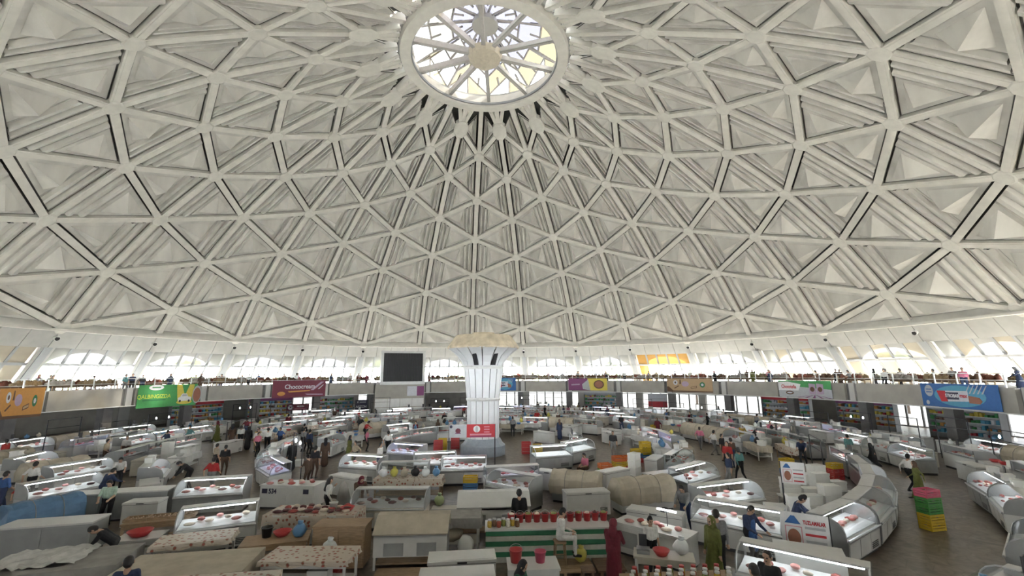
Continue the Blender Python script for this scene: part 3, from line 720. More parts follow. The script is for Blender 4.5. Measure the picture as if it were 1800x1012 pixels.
@cached
def frame_parts(L, H, lamps):
    h = L/2; p = []; t = .022
    for sx in (-1, 1): p.append(('post', MB().box(sx*h-t, sx*h+t, -t, t, 0, H).mesh('post', m_pole)))
    p.append(('crossbar', MB().box(-h, h, -t, t, H-.04, H).mesh('crossbar', m_pole))); p.append(('lower_bar', MB().box(-h, h, -t, t, H-.62, H-.585).mesh('lower_bar', m_pole)))
    if lamps:
        for x in (-h*.45, h*.45):
            p.append(('lamp', MB().tube([(x, 0, H-.04), (x, 0, H-.3)], .006, 4).lathe([(.02, H-.3), (.05, H-.36), (.055, H-.42), (.03, H-.47)], 8, (x, 0), 1).mesh('lamp', [m_pole, m_lamp])))
    return p
CC = {'red': (.50, .05, .05), 'green': (.07, .28, .06), 'yellow': (.62, .42, .03), 'orange': (.68, .16, .04), 'blue': (.06, .18, .42), 'white': (.62, .62, .6), 'pink': (.60, .10, .17), 'black': (.03, .03, .03)}
PL = {n: mat('plastic_'+n, c, .4, var=.08) for n, c in CC.items()}
@cached
def crate_parts(col):
    w, d, H = .30, .20, .26; posts = []
    for sx in (-1, 1):
        for sy in (-1, 1): posts.append(('corner_post', MB().box(sx*w-.018, sx*w+.018, sy*d-.018, sy*d+.018, 0, H).mesh('corner_post', PL[col])))
    sl = MB()
    for z0, z1 in ((.02, .08), (.11, .16), (.19, H)):
        for s in (-1, 1): sl.box(-w, w, s*d-.01, s*d+.01, z0, z1); sl.box(s*w-.01, s*w+.01, -d, d, z0, z1)
    return posts+[('slatted_side', sl.mesh('slatted_side', PL[col])), ('base', MB().box(-w, w, -d, d, 0, .02).mesh('base', PL[col]))]
@cached
def bowl_mesh(r, h, col): return MB().lathe([(r*.6, 0), (r, h), (r*.96, h), (r*.55, .015), (0.001, .015)], 18).mesh('bowl', PL[col], True)
@cached
def bucket_parts(r, h, col): return [('pail', MB().lathe([(r*.75, 0), (r, h), (r*1.06, h), (r*1.06, h-.02), (r*.93, h-.02), (r*.7, .02), (.001, .02)], 16).mesh('pail', PL[col], True)), ('handle', MB().tube([(r*math.cos(t*PI/8), -r*.2, h+r*.8*math.sin(t*PI/8)) for t in range(9)], .007, 4).mesh('handle', m_steel))]
@cached
def foam_parts(w, d, h): return [('box', MB().box(-w/2, w/2, -d/2, d/2, 0, h*.74).mesh('box', m_foam)), ('lid', MB().box(-w/2-.012, w/2+.012, -d/2-.012, d/2+.012, h*.75, h).mesh('lid', m_foam))]
@cached
def bag_mesh(seed, mk):
    r = random.Random(seed); b = MB(); b.blob((0, 0, .19), (.20, .17, .19), 2, 0, .12, r); b.tube([(0, 0, .34), (.02, 0, .44)], [.06, .09], 6)
    return b.mesh('bag', {'w': mat('white_bag', (.66, .68, .68), .4, var=.1), 'y': mat('yellow_bag', (.55, .50, .10), .4), 'g': mat('pale_green_bag', (.42, .50, .26), .5), 'b': mat('blue_bag', (.10, .24, .42), .4), 'k': m_black, 'c': m_canvas, 'm': mat('maroon_bag', (.16, .03, .04), .6)}[mk], True)
@cached
def jar_parts(lid, fill):
    f = {'y': (.50, .33, .05), 'r': (.30, .05, .03), 'w': (.58, .54, .45), 'g': (.20, .22, .06), 'n': (.20, .10, .05)}[fill]
    return [('jar_body', MB().lathe([(.06, 0), (.07, .02), (.07, .15), (.05, .18), (.05, .195)], 12).mesh('jar_body', mat('jar_fill_'+fill, f, .15, var=.25, scale=20), True)), ('lid', MB().lathe([(.056, .185), (.056, .225), (.0, .228)], 12).mesh('lid', PL[lid]))]
@cached
def stool_parts(H, mk='wood'):
    M = m_wood if mk == 'wood' else m_wood2; p = [('seat', MB().box(-.17, .17, -.17, .17, H-.05, H).mesh('seat', M))]
    for sx in (-1, 1):
        for sy in (-1, 1): p.append(('leg', MB().tube([(sx*.13, sy*.13, H-.05), (sx*.16, sy*.16, 0)], .02, 5).mesh('leg', M)))
    p.append(('rung', MB().box(-.15, .15, -.012, .012, H*.35, H*.35+.03).mesh('rung', M))); return p
@cached
def scale_parts(): return [('housing', MB().box(-.16, .16, -.14, .14, 0, .09).mesh('housing', m_gy)), ('pan', MB().box(-.17, .17, -.15, .12, .10, .12).mesh('pan', m_steel)), ('display', MB().box(-.1, .1, .13, .16, .05, .4).mesh('display', m_kick))]
def make(name, parts, label, cat, loc, rz=0.0, group=None):
    t = thing(name, label, cat, loc, rz, group)
    for p in parts:
        o = link(p[0], p[1], t, p[3] if len(p) > 3 else (0, 0, 0))
        for q in (p[2] if len(p) > 2 else []): link(q[0], q[1], o)
    return t

# ------------------------------------------------------------------ hung banners, screen, signs
def banner(name, x0, y0, x1, y1, label, colr, deco, r=RF-.10):
    t0, z0 = onr(x0, y0, r); t1, z1 = onr(x1, y1, r); tm = (t0+t1)/2; w = 2*r*math.sin(abs(t1-t0)/2); h = abs(z0-z1); z = (z0+z1)/2
    p = pol(r*math.cos((t1-t0)/2)-.04, tm, z); o = thing(name, label, 'banner', p, -tm)
    link('sheet', MB().box(-w/2, w/2, -.012, .012, -h/2, h/2).mesh('sheet', colr), o); deco(o, w, h); return o
def plate(o, name, pts, m, d=.02):         # flat print: polygon in fractions of the sheet, slightly proud of it
    n = len(pts); V = [(x, -d, z) for x, z in pts]+[(x, -.010, z) for x, z in pts]
    return link(name, MB().add(V, [tuple(range(n)), tuple(reversed(range(n, 2*n)))]+[(i, (i+1) % n, n+(i+1) % n, n+i) for i in range(n)]).mesh(name, m), o)
def disc(cx, cz, rx, rz, n=24): return [(cx+rx*math.cos(2*PI*i/n), cz+rz*math.sin(2*PI*i/n)) for i in range(n)]
def word(o, s, cx, cz, size, m, sx=1.0, bold=.0, d=.026):
    return link('lettering', text_mesh(s, size, m, 'lettering', .004, sx, bold), o, (cx, -d, cz))
def ink(n, c): return mat('ink_'+n, c, .6, var=.08)
I = {n: ink(n, c) for n, c in {'green': (.06, .30, .09), 'lime': (.50, .60, .08), 'yellow': (.62, .50, .08), 'white': (.72, .72, .72), 'maroon': (.16, .025, .045), 'plum': (.20, .05, .15), 'lilac': (.40, .30, .40), 'tan': (.42, .29, .16), 'brown': (.12, .06, .03), 'orange': (.55, .26, .06), 'blue': (.03, .12, .34), 'sky': (.08, .30, .45), 'red': (.48, .03, .04), 'pink': (.6, .25, .3), 'navy': (.04, .035, .07), 'grey': (.42, .43, .45), 'meat': (.30, .12, .07), 'pale': (.55, .56, .60), 'dgreen': (.03, .17, .07), 'black': (.03, .03, .03)}.items()}
def d_green(o, w, h):
    word(o, 'QALBINGIZDA', -w*.24, -.02*h, h*.24, I['lime'], .9, .008); plate(o, 'slogan', [(-w*.42, -h*.2), (-w*.05, -h*.2), (-w*.05, -h*.15), (-w*.42, -h*.15)], I['dgreen'])
    plate(o, 'badge', disc(-w*.22, h*.38, w*.12, h*.12), I['white']); plate(o, 'badge_text', [(-w*.29, h*.36), (-w*.15, h*.36), (-w*.15, h*.41), (-w*.29, h*.41)], I['green'], .024)
    for s, x in ((1, w*.12), (-1, w*.44)): plate(o, 'ray', [(x, h*.48), (x+s*w*.09, h*.48), (x+s*w*.17, -h*.1), (x+s*w*.04, -h*.34)], I['yellow'])
    plate(o, 'pool', disc(w*.28, -h*.33, w*.14, h*.1), I['yellow'], .022)
    plate(o, 'car_body', [(w*.17, -h*.28), (w*.39, -h*.28), (w*.40, -h*.12), (w*.34, -h*.08), (w*.31, h*.06), (w*.23, h*.06), (w*.20, -h*.08), (w*.16, -h*.13)], I['white'], .026); plate(o, 'car_window', [(w*.225, -h*.06), (w*.325, -h*.06), (w*.305, h*.03), (w*.24, h*.03)], I['grey'], .03)
    for x in (.2, .36): plate(o, 'wheel', disc(w*x, -h*.28, w*.018, h*.06, 12), I['black'], .03)
    plate(o, 'picture', disc(w*.50, 0, w*.085, h*.42), I['grey']); plate(o, 'dish', disc(w*.50, -h*.02, w*.07, h*.34), I['meat'], .026)
def d_choc(o, w, h):
    word(o, 'Chococream', -w*.0, h*.12, h*.36, I['pale'], .95, .012); plate(o, 'swash', [(-w*.22, -h*.13), (w*.2, -h*.08), (w*.18, -h*.15), (-w*.2, -h*.2)], I['orange'])
    plate(o, 'gleam', [(w*.2, -h*.1), (w*.4, h*.4), (w*.46, h*.4), (w*.26, -h*.1)], I['lilac']); plate(o, 'gleam', [(w*.34, -h*.05), (w*.44, h*.22), (w*.46, h*.22), (w*.37, -h*.05)], I['pale']); plate(o, 'hazelnuts', disc(-w*.34, -h*.26, w*.07, h*.12), I['orange']); plate(o, 'ribbon', [(w*.1, -h*.3), (w*.45, -h*.34), (w*.45, -h*.4), (w*.14, -h*.38)], I['lilac'])
def d_tella(o, w, h):
    plate(o, 'green_top', [(-w*.5, h*.22), (w*.5, h*.0), (w*.5, h*.5), (-w*.5, h*.5)], I['green']); plate(o, 'white_wave', [(-w*.5, -h*.1), (-w*.1, -h*.1), (-w*.05, h*.28), (-w*.3, h*.42), (-w*.5, h*.4)], I['white'], .022)
    word(o, 'Chocotella', -w*.29, h*.12, h*.30, I['red'], .75, .012, .03); plate(o, 'oval', disc(-w*.28, -h*.24, w*.08, h*.11), I['brown'], .024); plate(o, 'oval_text', disc(-w*.28, -h*.24, w*.055, h*.05), I['pale'], .028)
    for q in range(5): plate(o, 'beam', [(w*.2, -h*.3), (-w*.15+w*.15*q, -h*.5), (-w*.1+w*.15*q, -h*.5)], I['plum'], .023)
    for x in (.10, .24): plate(o, 'pack', [(w*x, -h*.3), (w*x+w*.12, -h*.26), (w*x+w*.12, h*.3), (w*x, h*.34)], I['lilac'], .026); plate(o, 'pack_label', disc(w*x+w*.06, 0, w*.04, h*.14), I['brown'], .03)
def d_blue(o, w, h):
    plate(o, 'glow', disc(w*.02, 0, w*.33, h*.44), I['sky'])
    for q in range(5): plate(o, 'splash', [(w*(.1+.05*q), h*.12), (w*(.17+.05*q), h*.46), (w*(.18+.05*q), h*.46), (w*(.12+.05*q), h*.12)], I['grey'], .022)
    plate(o, 'wrapper', [(-w*.27, h*.2), (w*.14, h*.22), (w*.14, -h*.2), (-w*.22, -h*.26)], I['pale'], .024); plate(o, 'wrapper_end', [(-w*.27, h*.2), (-w*.15, h*.2), (-w*.13, -h*.25), (-w*.22, -h*.26)], I['red'], .028)
    plate(o, 'name_box', [(-w*.15, h*.14), (w*.02, h*.15), (w*.02, -h*.14), (-w*.15, -h*.16)], I['navy'], .028); word(o, 'STROBAR', -w*.065, 0, h*.2, I['white'], .75, .008, .034); word(o, 'max', w*.08, h*.02, h*.22, I['red'], .9, .01, .032)
    plate(o, 'bar', [(w*.14, h*.04), (w*.27, -h*.02), (w*.30, -h*.16), (w*.27, -h*.28), (w*.14, -h*.26)], I['meat'], .028); plate(o, 'badge', disc(-w*.38, h*.18, w*.06, h*.25), I['grey'], .024)
    for q in (-1, 1): plate(o, 'badge_text', [(-w*.42, h*(.18+q*.06)-.03), (-w*.34, h*(.18+q*.06)-.03), (-w*.34, h*(.18+q*.06)+.03), (-w*.42, h*(.18+q*.06)+.03)], I['blue'], .028)
    plate(o, 'mark', disc(-w*.42, -h*.34, w*.025, h*.1, 8), I['grey'], .024)
def d_tan(o, w, h):
    plate(o, 'dark_swoosh', [(-w*.5, -h*.5), (w*.5, -h*.5), (w*.5, -h*.42), (-w*.36, -h*.4), (-w*.46, -h*.1), (-w*.5, -h*.1)], I['brown']); plate(o, 'flower', disc(-w*.30, h*.2, w*.05, h*.18), I['pale']); plate(o, 'flower_centre', disc(-w*.30, h*.2, w*.02, h*.08), I['brown'], .026)
    plate(o, 'stroke', [(-w*.34, -h*.22), (-w*.24, -h*.02), (-w*.22, -h*.06), (-w*.32, -h*.26)], I['brown']); plate(o, 'bottle', [(-w*.21, h*.1), (-w*.17, h*.1), (-w*.18, h*.42), (-w*.2, h*.42)], I['brown']); plate(o, 'cup', disc(-w*.08, h*.1, w*.08, h*.2), I['lilac']); plate(o, 'tag', [(w*.04, -h*.26), (w*.17, -h*.18), (w*.17, -h*.02), (w*.04, -h*.12)], I['brown']); plate(o, 'tag_face', [(w*.05, -h*.22), (w*.16, -h*.15), (w*.16, -h*.06), (w*.05, -h*.14)], I['tan'], .026)
    plate(o, 'seal', disc(w*.29, h*.05, w*.055, h*.2), I['dgreen']); plate(o, 'seal_leaf', disc(w*.29, h*.05, w*.03, h*.1, 6), I['pale'], .026)
def d_plum(o, w, h):
    plate(o, 'yellow_half', [(w*.06, -h*.5), (w*.5, -h*.5), (w*.5, h*.5), (0, h*.5)], I['yellow']); plate(o, 'white_swirl', [(-w*.12, -h*.4), (w*.07, -h*.5), (w*.02, h*.42), (-w*.14, h*.0)], I['grey'], .024); plate(o, 'script', [(-w*.42, h*.02), (-w*.2, h*.05), (-w*.2, -h*.05), (-w*.42, -h*.1)], I['lilac'], .024); plate(o, 'bowl', disc(w*.29, 0, w*.13, h*.36), I['brown'], .024); plate(o, 'food', disc(w*.29, 0, w*.10, h*.28), I['meat'], .028)
banner('banner', 0, 683, 70, 731, 'orange banner with round leaf seal hung on the mezzanine fascia', I['orange'], d_tan)
banner('banner', 244, 677, 343, 711, 'green banner reading QALBINGIZDA with two yellow light beams', I['green'], d_green)
banner('banner', 480, 669, 571, 696, 'maroon banner reading Chococream hung on the fascia', I['maroon'], d_choc)
banner('banner', 868, 664, 907, 686, 'small blue banner half hidden behind the central column', I['blue'], d_blue)
banner('banner', 999, 665, 1068, 686, 'plum and yellow banner with a round bowl picture', I['plum'], d_plum)
banner('banner', 1172, 665, 1254, 690, 'tan brown banner with flower and green seal', I['tan'], d_tan)
banner('banner', 1368, 668, 1465, 701, 'green and lilac banner reading Chocotella', I['grey'], d_tella)
banner('banner', 1618, 673, 1765, 724, 'large bright blue banner showing a chocolate bar', I['blue'], d_blue)
# video screen on its block
t0, z1 = onr(671, 616, RF-1.2); t1, z0 = onr(747, 675, RF-1.2); tm = (t0+t1)/2; w = 2*(RF-1.2)*math.sin((t1-t0)/2); h = z1-z0
tm_scr = tm
sc = thing('video_screen', 'large dark video screen in a white frame at the mezzanine edge', 'screen', pol(RF-1.2, tm, z0), -tm)
fr = MB(); fr.box(-w/2, w/2, -.12, .3, 0, .4).box(-w/2, w/2, -.12, .3, h-.3, h).box(-w/2, -w/2+.35, -.12, .3, .4, h-.3).box(w/2-.35, w/2, -.12, .3, .4, h-.3); link('frame', fr.mesh('frame', m_wh), sc)
ns = 24; iw = w-.7
m_scr = mat('dark_led_panel', (.014, .014, .015), .6, var=.25, scale=1)
stp = MB().box(0, iw/ns-.02, -.02, .2, .4, h-.3).mesh('led_strip', m_scr)
for q in range(ns): link('led_strip', stp, sc, (-w/2+.35+iw/ns*q, 0, 0))
link('backing', MB().box(-w/2+.3, w/2-.3, .2, .28, .3, h-.2).mesh('backing', m_black), sc)
sb = struct('wall_kiosk', None, 'pale panelled block carrying the video screen', 'wall', pol(RF-.75, tm, 0), -tm)
link('block', MB().box(-w/2-.5, w/2+.1, .0, 1.9, 0, z0).mesh('block', m_conc), sb)
for q in range(4):
    for zz in (0.1, 1.25): link('panel', MB().box(-w/2-.45+q*(w+.5)/4, -w/2-.5+(q+1)*(w+.5)/4, -.06, 0, zz, zz+1.05).mesh('panel', m_wh), sb)
link('poster', MB().box(w*.12, w*.34, -.05, 0, z0-1.5, z0-.25).mesh('poster', I['pale']), sb); link('poster', MB().box(w*.34, w*.5, -.05, 0, z0-1.5, z0-.25).mesh('poster', I['plum']), sb)
# speakers and pole-mounted signs
def sign(name, x0, y0, x1, y1, dist_r, label, colr, deco, poles=(-.5, .5), cat='sign', thick=.03):
    # board on poles; dist_r = point on the floor below its middle
    gx, gy = dist_r; v = np.array([gx, gy]); d0 = ray((x0+x1)/2, (y0+y1)/2); t = ((gx-CAM[0])*d0[0]+(gy-CAM[1])*d0[1])/(d0[0]**2+d0[1]**2); ps = CAM+d0*t
    dep = float((ps-CAM)@FWD); w = (x1-x0)/F_PX*dep; h = (y1-y0)/F_PX*dep; rz = math.atan2(ps[0]-CAM[0], ps[1]-CAM[1])
    o = thing(name, label, cat, (float(ps[0]), float(ps[1]), 0), -rz); z = float(ps[2])
    sub = link('board', MB().box(-w/2, w/2, -.012, thick, -h/2, h/2).mesh('board', colr), o, (0, 0, z)); deco(sub, w, h)
    for q in poles: link('pole', MB().box(w*q-.03, w*q+.03, thick, thick+.06, 0, z+h/2).mesh('pole', m_pole), o)
    mark(float(ps[0]), float(ps[1]), .6, .3, 0); return o
def d_arzon(o, w, h):
    word(o, 'ARZON', 0, -h*.05, h*.27, I['white'], .9, .012); plate(o, 'logo', [(-w*.38, h*.38), (-w*.22, h*.38), (-w*.3, h*.22)], I['white']); plate(o, 'small_print', [(-w*.15, h*.28), (w*.38, h*.28), (w*.38, h*.36), (-w*.15, h*.36)], I['grey']); plate(o, 'red_strip', [(-w*.5, -h*.5), (w*.5, -h*.5), (w*.5, -h*.3), (-w*.5, -h*.3)], I['maroon'])
def d_arzon2(o, w, h): word(o, 'ARZON', w*.12, h*.12, h*.34, I['white'], .9, .012); plate(o, 'logo', disc(-w*.33, 0, w*.12, h*.36), I['white']); plate(o, 'logo_mark', disc(-w*.33, 0, w*.06, h*.16, 3), I['maroon'], .026); plate(o, 'small_print', [(-w*.14, -h*.28), (w*.4, -h*.28), (w*.4, -h*.18), (-w*.14, -h*.18)], I['pink'])
def d_redwhite(o, w, h):
    plate(o, 'white_half', [(-w*.5, -h*.5), (-w*.12, -h*.5), (-w*.12, h*.5), (-w*.5, h*.5)], I['grey']); plate(o, 'crest', disc(-w*.31, h*.02, w*.06, h*.2, 7), I['maroon'], .026); plate(o, 'crest_base', [(-w*.38, -h*.2), (-w*.24, -h*.2), (-w*.26, -h*.13), (-w*.36, -h*.13)], I['plum'], .026)
    plate(o, 'dot', disc(-w*.46, h*.34, w*.03, h*.12), I['navy'], .026); plate(o, 'round_logo', disc(w*.10, h*.14, w*.075, h*.26), I['white'], .024); plate(o, 'round_logo_inner', disc(w*.10, h*.12, w*.03, h*.24, 10), I['grey'], .028)
    for q in range(3): plate(o, 'line', [(w*.26, h*(.26-.2*q)), (w*.38, h*(.26-.2*q)), (w*.38, h*(.34-.2*q)), (w*.26, h*(.34-.2*q))], I['pink'], .024)
    plate(o, 'white_bar', [(-w*.05, -h*.34), (w*.42, -h*.34), (w*.42, -h*.22), (-w*.05, -h*.22)], I['pink'], .024); plate(o, 'under_bar', [(-w*.05, -h*.46), (w*.42, -h*.46), (w*.42, -h*.39), (-w*.05, -h*.39)], I['plum'], .024)
sign('hanging_sign', 625, 703, 645, 724, at(635, 730), 'dark ARZON sign on posts farther from the screen block', I['navy'], d_arzon)
sign('hanging_sign', 648, 703, 666, 723, at(657, 731), 'dark ARZON sign right beside the pale screen block', I['navy'], d_arzon)
sign('hanging_sign', 506, 710, 541, 721, at(523, 735), 'wide maroon ARZON sign with round white logo', I['maroon'], d_arzon2)
sign('banner_stand', 790, 746, 870, 768, at(830, 822), 'red and white banner on black posts before the central column', I['red'], d_redwhite)
sign('poster_stand', 1140, 692, 1172, 716, at(1156, 728), 'pale and red food poster stand near the far entrance', I['pale'], lambda o, w, h: (plate(o, 'red_panel', [(-w*.5, -h*.45), (w*.5, -h*.45), (w*.5, -h*.05), (-w*.5, -h*.05)], I['red']), plate(o, 'strip', [(-w*.4, h*.1), (w*.4, h*.1), (w*.4, h*.16), (-w*.4, h*.16)], I['grey'])), ())
# ------------------------------------------------------------------ foreground, item by item
D = math.radians
def spot(x, y, H=0.0): return at(x, y, H)
def clear(gx, gy, w, d, rz, lim):           # nearest free place on the floor
    for rr in np.arange(0, lim+.01, .12):
        n = max(1, int(rr*14))
        for q in range(n):
            a = 2*PI*q/n; X, Y = gx+rr*math.cos(a), gy+rr*math.sin(a)
            if not busy(X, Y, w, d, rz, .02): return X, Y
    print('crowded', round(gx, 1), round(gy, 1), w, d); return gx, gy
def put3(name, parts, label, cat, x, y, H, rot, foot, z=0.0):
    gx, gy = clear(*at(x, y, H), foot[0], foot[1], D(rot), 1.5); mark(gx, gy, foot[0], foot[1], D(rot)); return make(name, parts, label, cat, (gx, gy, z), D(rot))
def off(o, u, v, z):                       # a point in the thing's own frame
    c, s = math.cos(o.rotation_euler.z), math.sin(o.rotation_euler.z); return (o.location.x+c*u-s*v, o.location.y+s*u+c*v, z)
def lay(o, name, me, label, cat, u, v, z, rz=0.0, group=None): return tag(link(name, me, None, off(o, u, v, z), o.rotation_euler.z+rz), label, cat, group)
def layp(o, name, parts, label, cat, u, v, z, rz=0.0, group=None): return make(name, parts, label, cat, off(o, u, v, z), o.rotation_euler.z+rz, group)
def tcloth(o, L, W, H, drop, mk, label): return tag(link('tablecloth', cloth_mesh(L, W, H, drop, mk), None, tuple(o.location), o.rotation_euler.z), label, 'tablecloth')
@cached
def lump(seed, k):
    r = random.Random(seed); return MB().blob((0, 0, .05), (r.uniform(.10, .17), r.uniform(.08, .12), r.uniform(.045, .07)), 2, 0, .12, r).mesh('meat', (m_meat, m_pink, m_fat, m_goods0)[k], True)
m_goods0 = mat('dark_offal', (.12, .035, .035), .4, var=.4, scale=9)
def meats(o, L, z, n, where, v0=-.3, v1=.25, ks=(0, 0, 1, 1, 2, 3)):
    for q in range(n):
        u = -L/2+.22+(L-.44)*(q+.5)/n; v = v0+(v1-v0)*((q*.618) % 1)
        k = ks[q % len(ks)]; lay(o, 'meat_cut', lump(q % 5, k), '%s cut of meat %s' % (('red', 'pink', 'pale fatty', 'dark')[k], where), 'meat', u, v, z+(v+.4)*.12*(z > .8 and z < .86), q*.7, 'meat cuts '+where)
@cached
def lid_parts(L, mk):
    h = L/2; B = m_canvas if mk == 'c' else m_wh; p = []
    p.append(('cabinet_front', MB().box(-h, h, -.45, -.40, .35, .92).mesh('cabinet_front', m_wh)))
    p.append(('tray', MB().box(-h, h, -.45, .45, .86, .92).mesh('tray', m_wh)))
    for x in (-h*.45, h*.45): p.append(('vent', MB().box(x-.28, x+.28, -.47, -.45, .38, .72).mesh('vent', m_gy)))
    for sx in (-1, 1):
        for sy in (-1, 1): p.append(('leg', MB().box(sx*(h-.04)-.03, sx*(h-.04)+.03, sy*.40-.03, sy*.40+.03, 0, .9).mesh('leg', m_wh)))
    p.append(('shelf', MB().box(-h+.05, h-.05, -.35, .42, .12, .16).mesh('shelf', m_wood)))
    p.append(('sloping_lid', MB().prism([(-.48, .93), (-.50, .97), (.05, 1.34), (.40, 1.34), (.50, .95), (.46, .93), (.36, 1.29), (.08, 1.29)], -h-.03, h+.03).mesh('sloping_lid', B), [('lid_ribs', MB().prism([(-.505, .975), (.05, 1.355), (.40, 1.355), (.40, 1.34), (.05, 1.34), (-.50, .965)], -h*.36, -h*.33).prism([(-.505, .975), (.05, 1.355), (.40, 1.355), (.40, 1.34), (.05, 1.34), (-.50, .965)], h*.33, h*.36).mesh('lid_ribs', B))]))
    return p
@cached
def counter_parts(L, W, H, col):
    h, d = L/2, W/2; p = [('body', MB().box(-h, h, -d, d, .08, H-.05).mesh('counter_body', BM[col])), ('kick_plate', MB().box(-h+.04, h-.04, -d+.05, d-.05, 0, .08).mesh('kick_plate', m_kick)), ('top', MB().box(-h-.03, h+.03, -d-.03, d+.03, H-.05, H).mesh('top', m_off if col == 'cream' else m_wh))]
    n = max(1, int(L/.9))
    for i in range(n): p.append(('front_panel', MB().box(-h+L/n*i+.03, -h+L/n*(i+1)-.03, -d-.012, -d, .14, H-.1).mesh('front_panel', BM[col])))
    return p
@cached
def platform_parts(L, W, H, mk):
    n = max(3, int(W/.2)); M = m_wood if mk == 'w' else m_wood2; p = []
    for i in range(n): p.append(('plank', MB().box(-L/2, L/2, -W/2+W/n*i+.006, -W/2+W/n*(i+1)-.006, H-.035, H).mesh('plank', M)))
    for x in (-L/2+.1, 0, L/2-.1): p.append(('bearer', MB().box(x-.04, x+.04, -W/2, W/2, 0, H-.035).mesh('bearer', M)))
    return p
@cached
def stripe_parts(L):
    h = L/2; p = [('body', MB().box(-h, h, -.38, .42, 0, .86).mesh('body', m_off)), ('top', MB().box(-h-.02, h+.02, -.44, .46, .88, .93).mesh('top', m_wh))]
    g = mat('green_stripe', (.04, .20, .10), .6); w = mat('cream_stripe', (.58, .58, .52), .6)
    for i in range(6): p.append(('striped_board', MB().box(-h, h, -.40, -.38, .02+.143*i, .02+.143*(i+1)-.008).mesh('striped_board', g if i % 2 else w)))
    return p
for q in range(5):                          # arc of steel counters along the ring aisle
    th = D(121+6.95*q); x, y, _ = pol(21.5, th); rz = -th+PI; mark(x, y, 2.5, 1.15, rz)
    make('display_counter', case_parts(2.5, 'steel', 1 if q in (1, 4) else 0, True, 'steel'), 'steel curved-glass counter%s in the arc beside the crate stack' % (' with a lit lamp' if q in (1, 4) else ''), 'counter', (x, y, 0), rz, 'steel arc beside the crate stack, %s' % ('lit' if q in (1, 4) else 'unlit'))
    for k in range(7): tag(link('meat_cut', lump(k % 5, (0, 1, 2)[(k+q) % 3]), None, (x+math.cos(rz)*(-.9+.3*k), y+math.sin(rz)*(-.9+.3*k), .85), k), 'cut of meat in the steel arc counters', 'meat', 'meat in the steel arc counters')
# ---- left
o = put3('covered_table', table_parts(2.9, 1.5, .9, 'wood'), 'large wooden table under grey canvas by the aisle', 'table', 108, 985, .9, 14, (2.9, 1.5)); tcloth(o, 2.9, 1.5, .9, .82, 'g', 'grey canvas draped to the floor over a large table')
@cached
def crumple(L, W, seed):
    r = random.Random(seed); f = lambda u, v: ((u-.5)*L+r.uniform(-.05, .05), (v-.5)*W+r.uniform(-.05, .05), r.uniform(0, .10)*(1 if .05 < u < .95 else .3))
    return MB().sheet(f, 16, 10).mesh('plastic_sheet', mat('clear_plastic_sheet', (.55, .55, .53), .25, var=.2, scale=4), True, False)
lay(o, 'plastic_sheet', crumple(1.9, 1.3, 1), 'crumpled clear plastic sheet lying on grey canvas', 'sheet', -.5, .2, .92)
o = put3('covered_table', table_parts(3.0, 1.5, .85, 'wood'), 'wooden table under beige canvas before the grey canvas table', 'table', 262, 992, .85, 6, (3.0, 1.5)); tcloth(o, 3.0, 1.5, .85, .78, 'c', 'beige canvas draped over a table to the floor')
put3('storage_counter', counter_parts(2.5, .9, 1.0, 'grey'), 'plain grey-white storage counter before the blue cover', 'counter', 96, 915, 1.0, 10, (2.5, .9))
put3('covered_counter', tarp_parts(2.0, 'b', 'grey'), 'counter under a curved blue cover beside the aisle', 'counter', 76, 878, 1.25, 62, (2.0, 1.1))
for q, (x, y, l) in enumerate(((112, 840, 'steel glass counter beside the blue-covered one'), (142, 812, 'steel glass counter two along from the blue cover'))):
    o = put3('display_counter', case_parts(2.5, 'steel', 1, True, 'grey'), l, 'counter', x, y, 1.29, 64+q*4-180 if False else 64+q*4, (2.5, 1.1)); meats(o, 2.5, .85, 6, 'in the steel counters by the blue cover')
put3('storage_counter', counter_parts(3.4, .8, 1.05, 'grey'), 'long grey counter back seen beside a white chest', 'counter', 196, 868, 1.05, 10, (3.4, .8))
put3('chest_freezer', freezer_parts(1.15, 'white'), 'small white chest freezer at the end of the grey counter', 'freezer', 263, 874, .89, 8, (1.2, .75))
o = put3('display_counter', case_parts(2.5, 'grey', 1, True, 'grey'), 'lit grey glass counter beside the small chest freezer', 'counter', 335, 846, 1.29, 10, (2.5, 1.1)); meats(o, 2.5, .85, 8, 'in the lit grey counter')
o = put3('display_counter', case_parts(2.2, 'white', 1, True, 'grey'), 'white glass counter behind the egg tray table', 'counter', 388, 888, 1.29, 22, (2.2, 1.1)); meats(o, 2.2, .85, 7, 'in the counter behind the egg trays', ks=(2, 0, 2, 1))
o = put3('market_table', table_parts(1.9, .8, .8, 'wood'), 'low wooden table carrying flat egg trays', 'table', 290, 914, .8, 14, (1.9, .8))
@cached
def tray_parts():
    b = MB().box(-.32, .32, -.22, .22, 0, .02); s = MB().box(-.32, .32, -.23, -.21, 0, .09).box(-.32, .32, .21, .23, 0, .09).box(-.33, -.31, -.22, .22, 0, .09).box(.31, .33, -.22, .22, 0, .09)
    return [('tray_base', b.mesh('tray_base', m_wood)), ('tray_rim', s.mesh('tray_rim', m_wood))]
for q in range(3):
    layp(o, 'wooden_tray', tray_parts(), 'shallow wooden tray on the egg table', 'tray', -.66+.67*q, .05, .8, 0, 'trays on the egg table')
    for e in range(12): lay(o, 'egg', MB().blob((0, 0, .03), (.026, .026, .034), 1, 0, 0).mesh('egg', mat('egg', (.60, .45, .32), .5)) if ('egg',) not in CACHE else CACHE[('egg',)], 'brown egg in a shallow wooden tray', 'egg', -.62+.62*q-.22+.145*(e % 4), -.1+.14*(e//4), .825, 0, 'eggs in the trays')
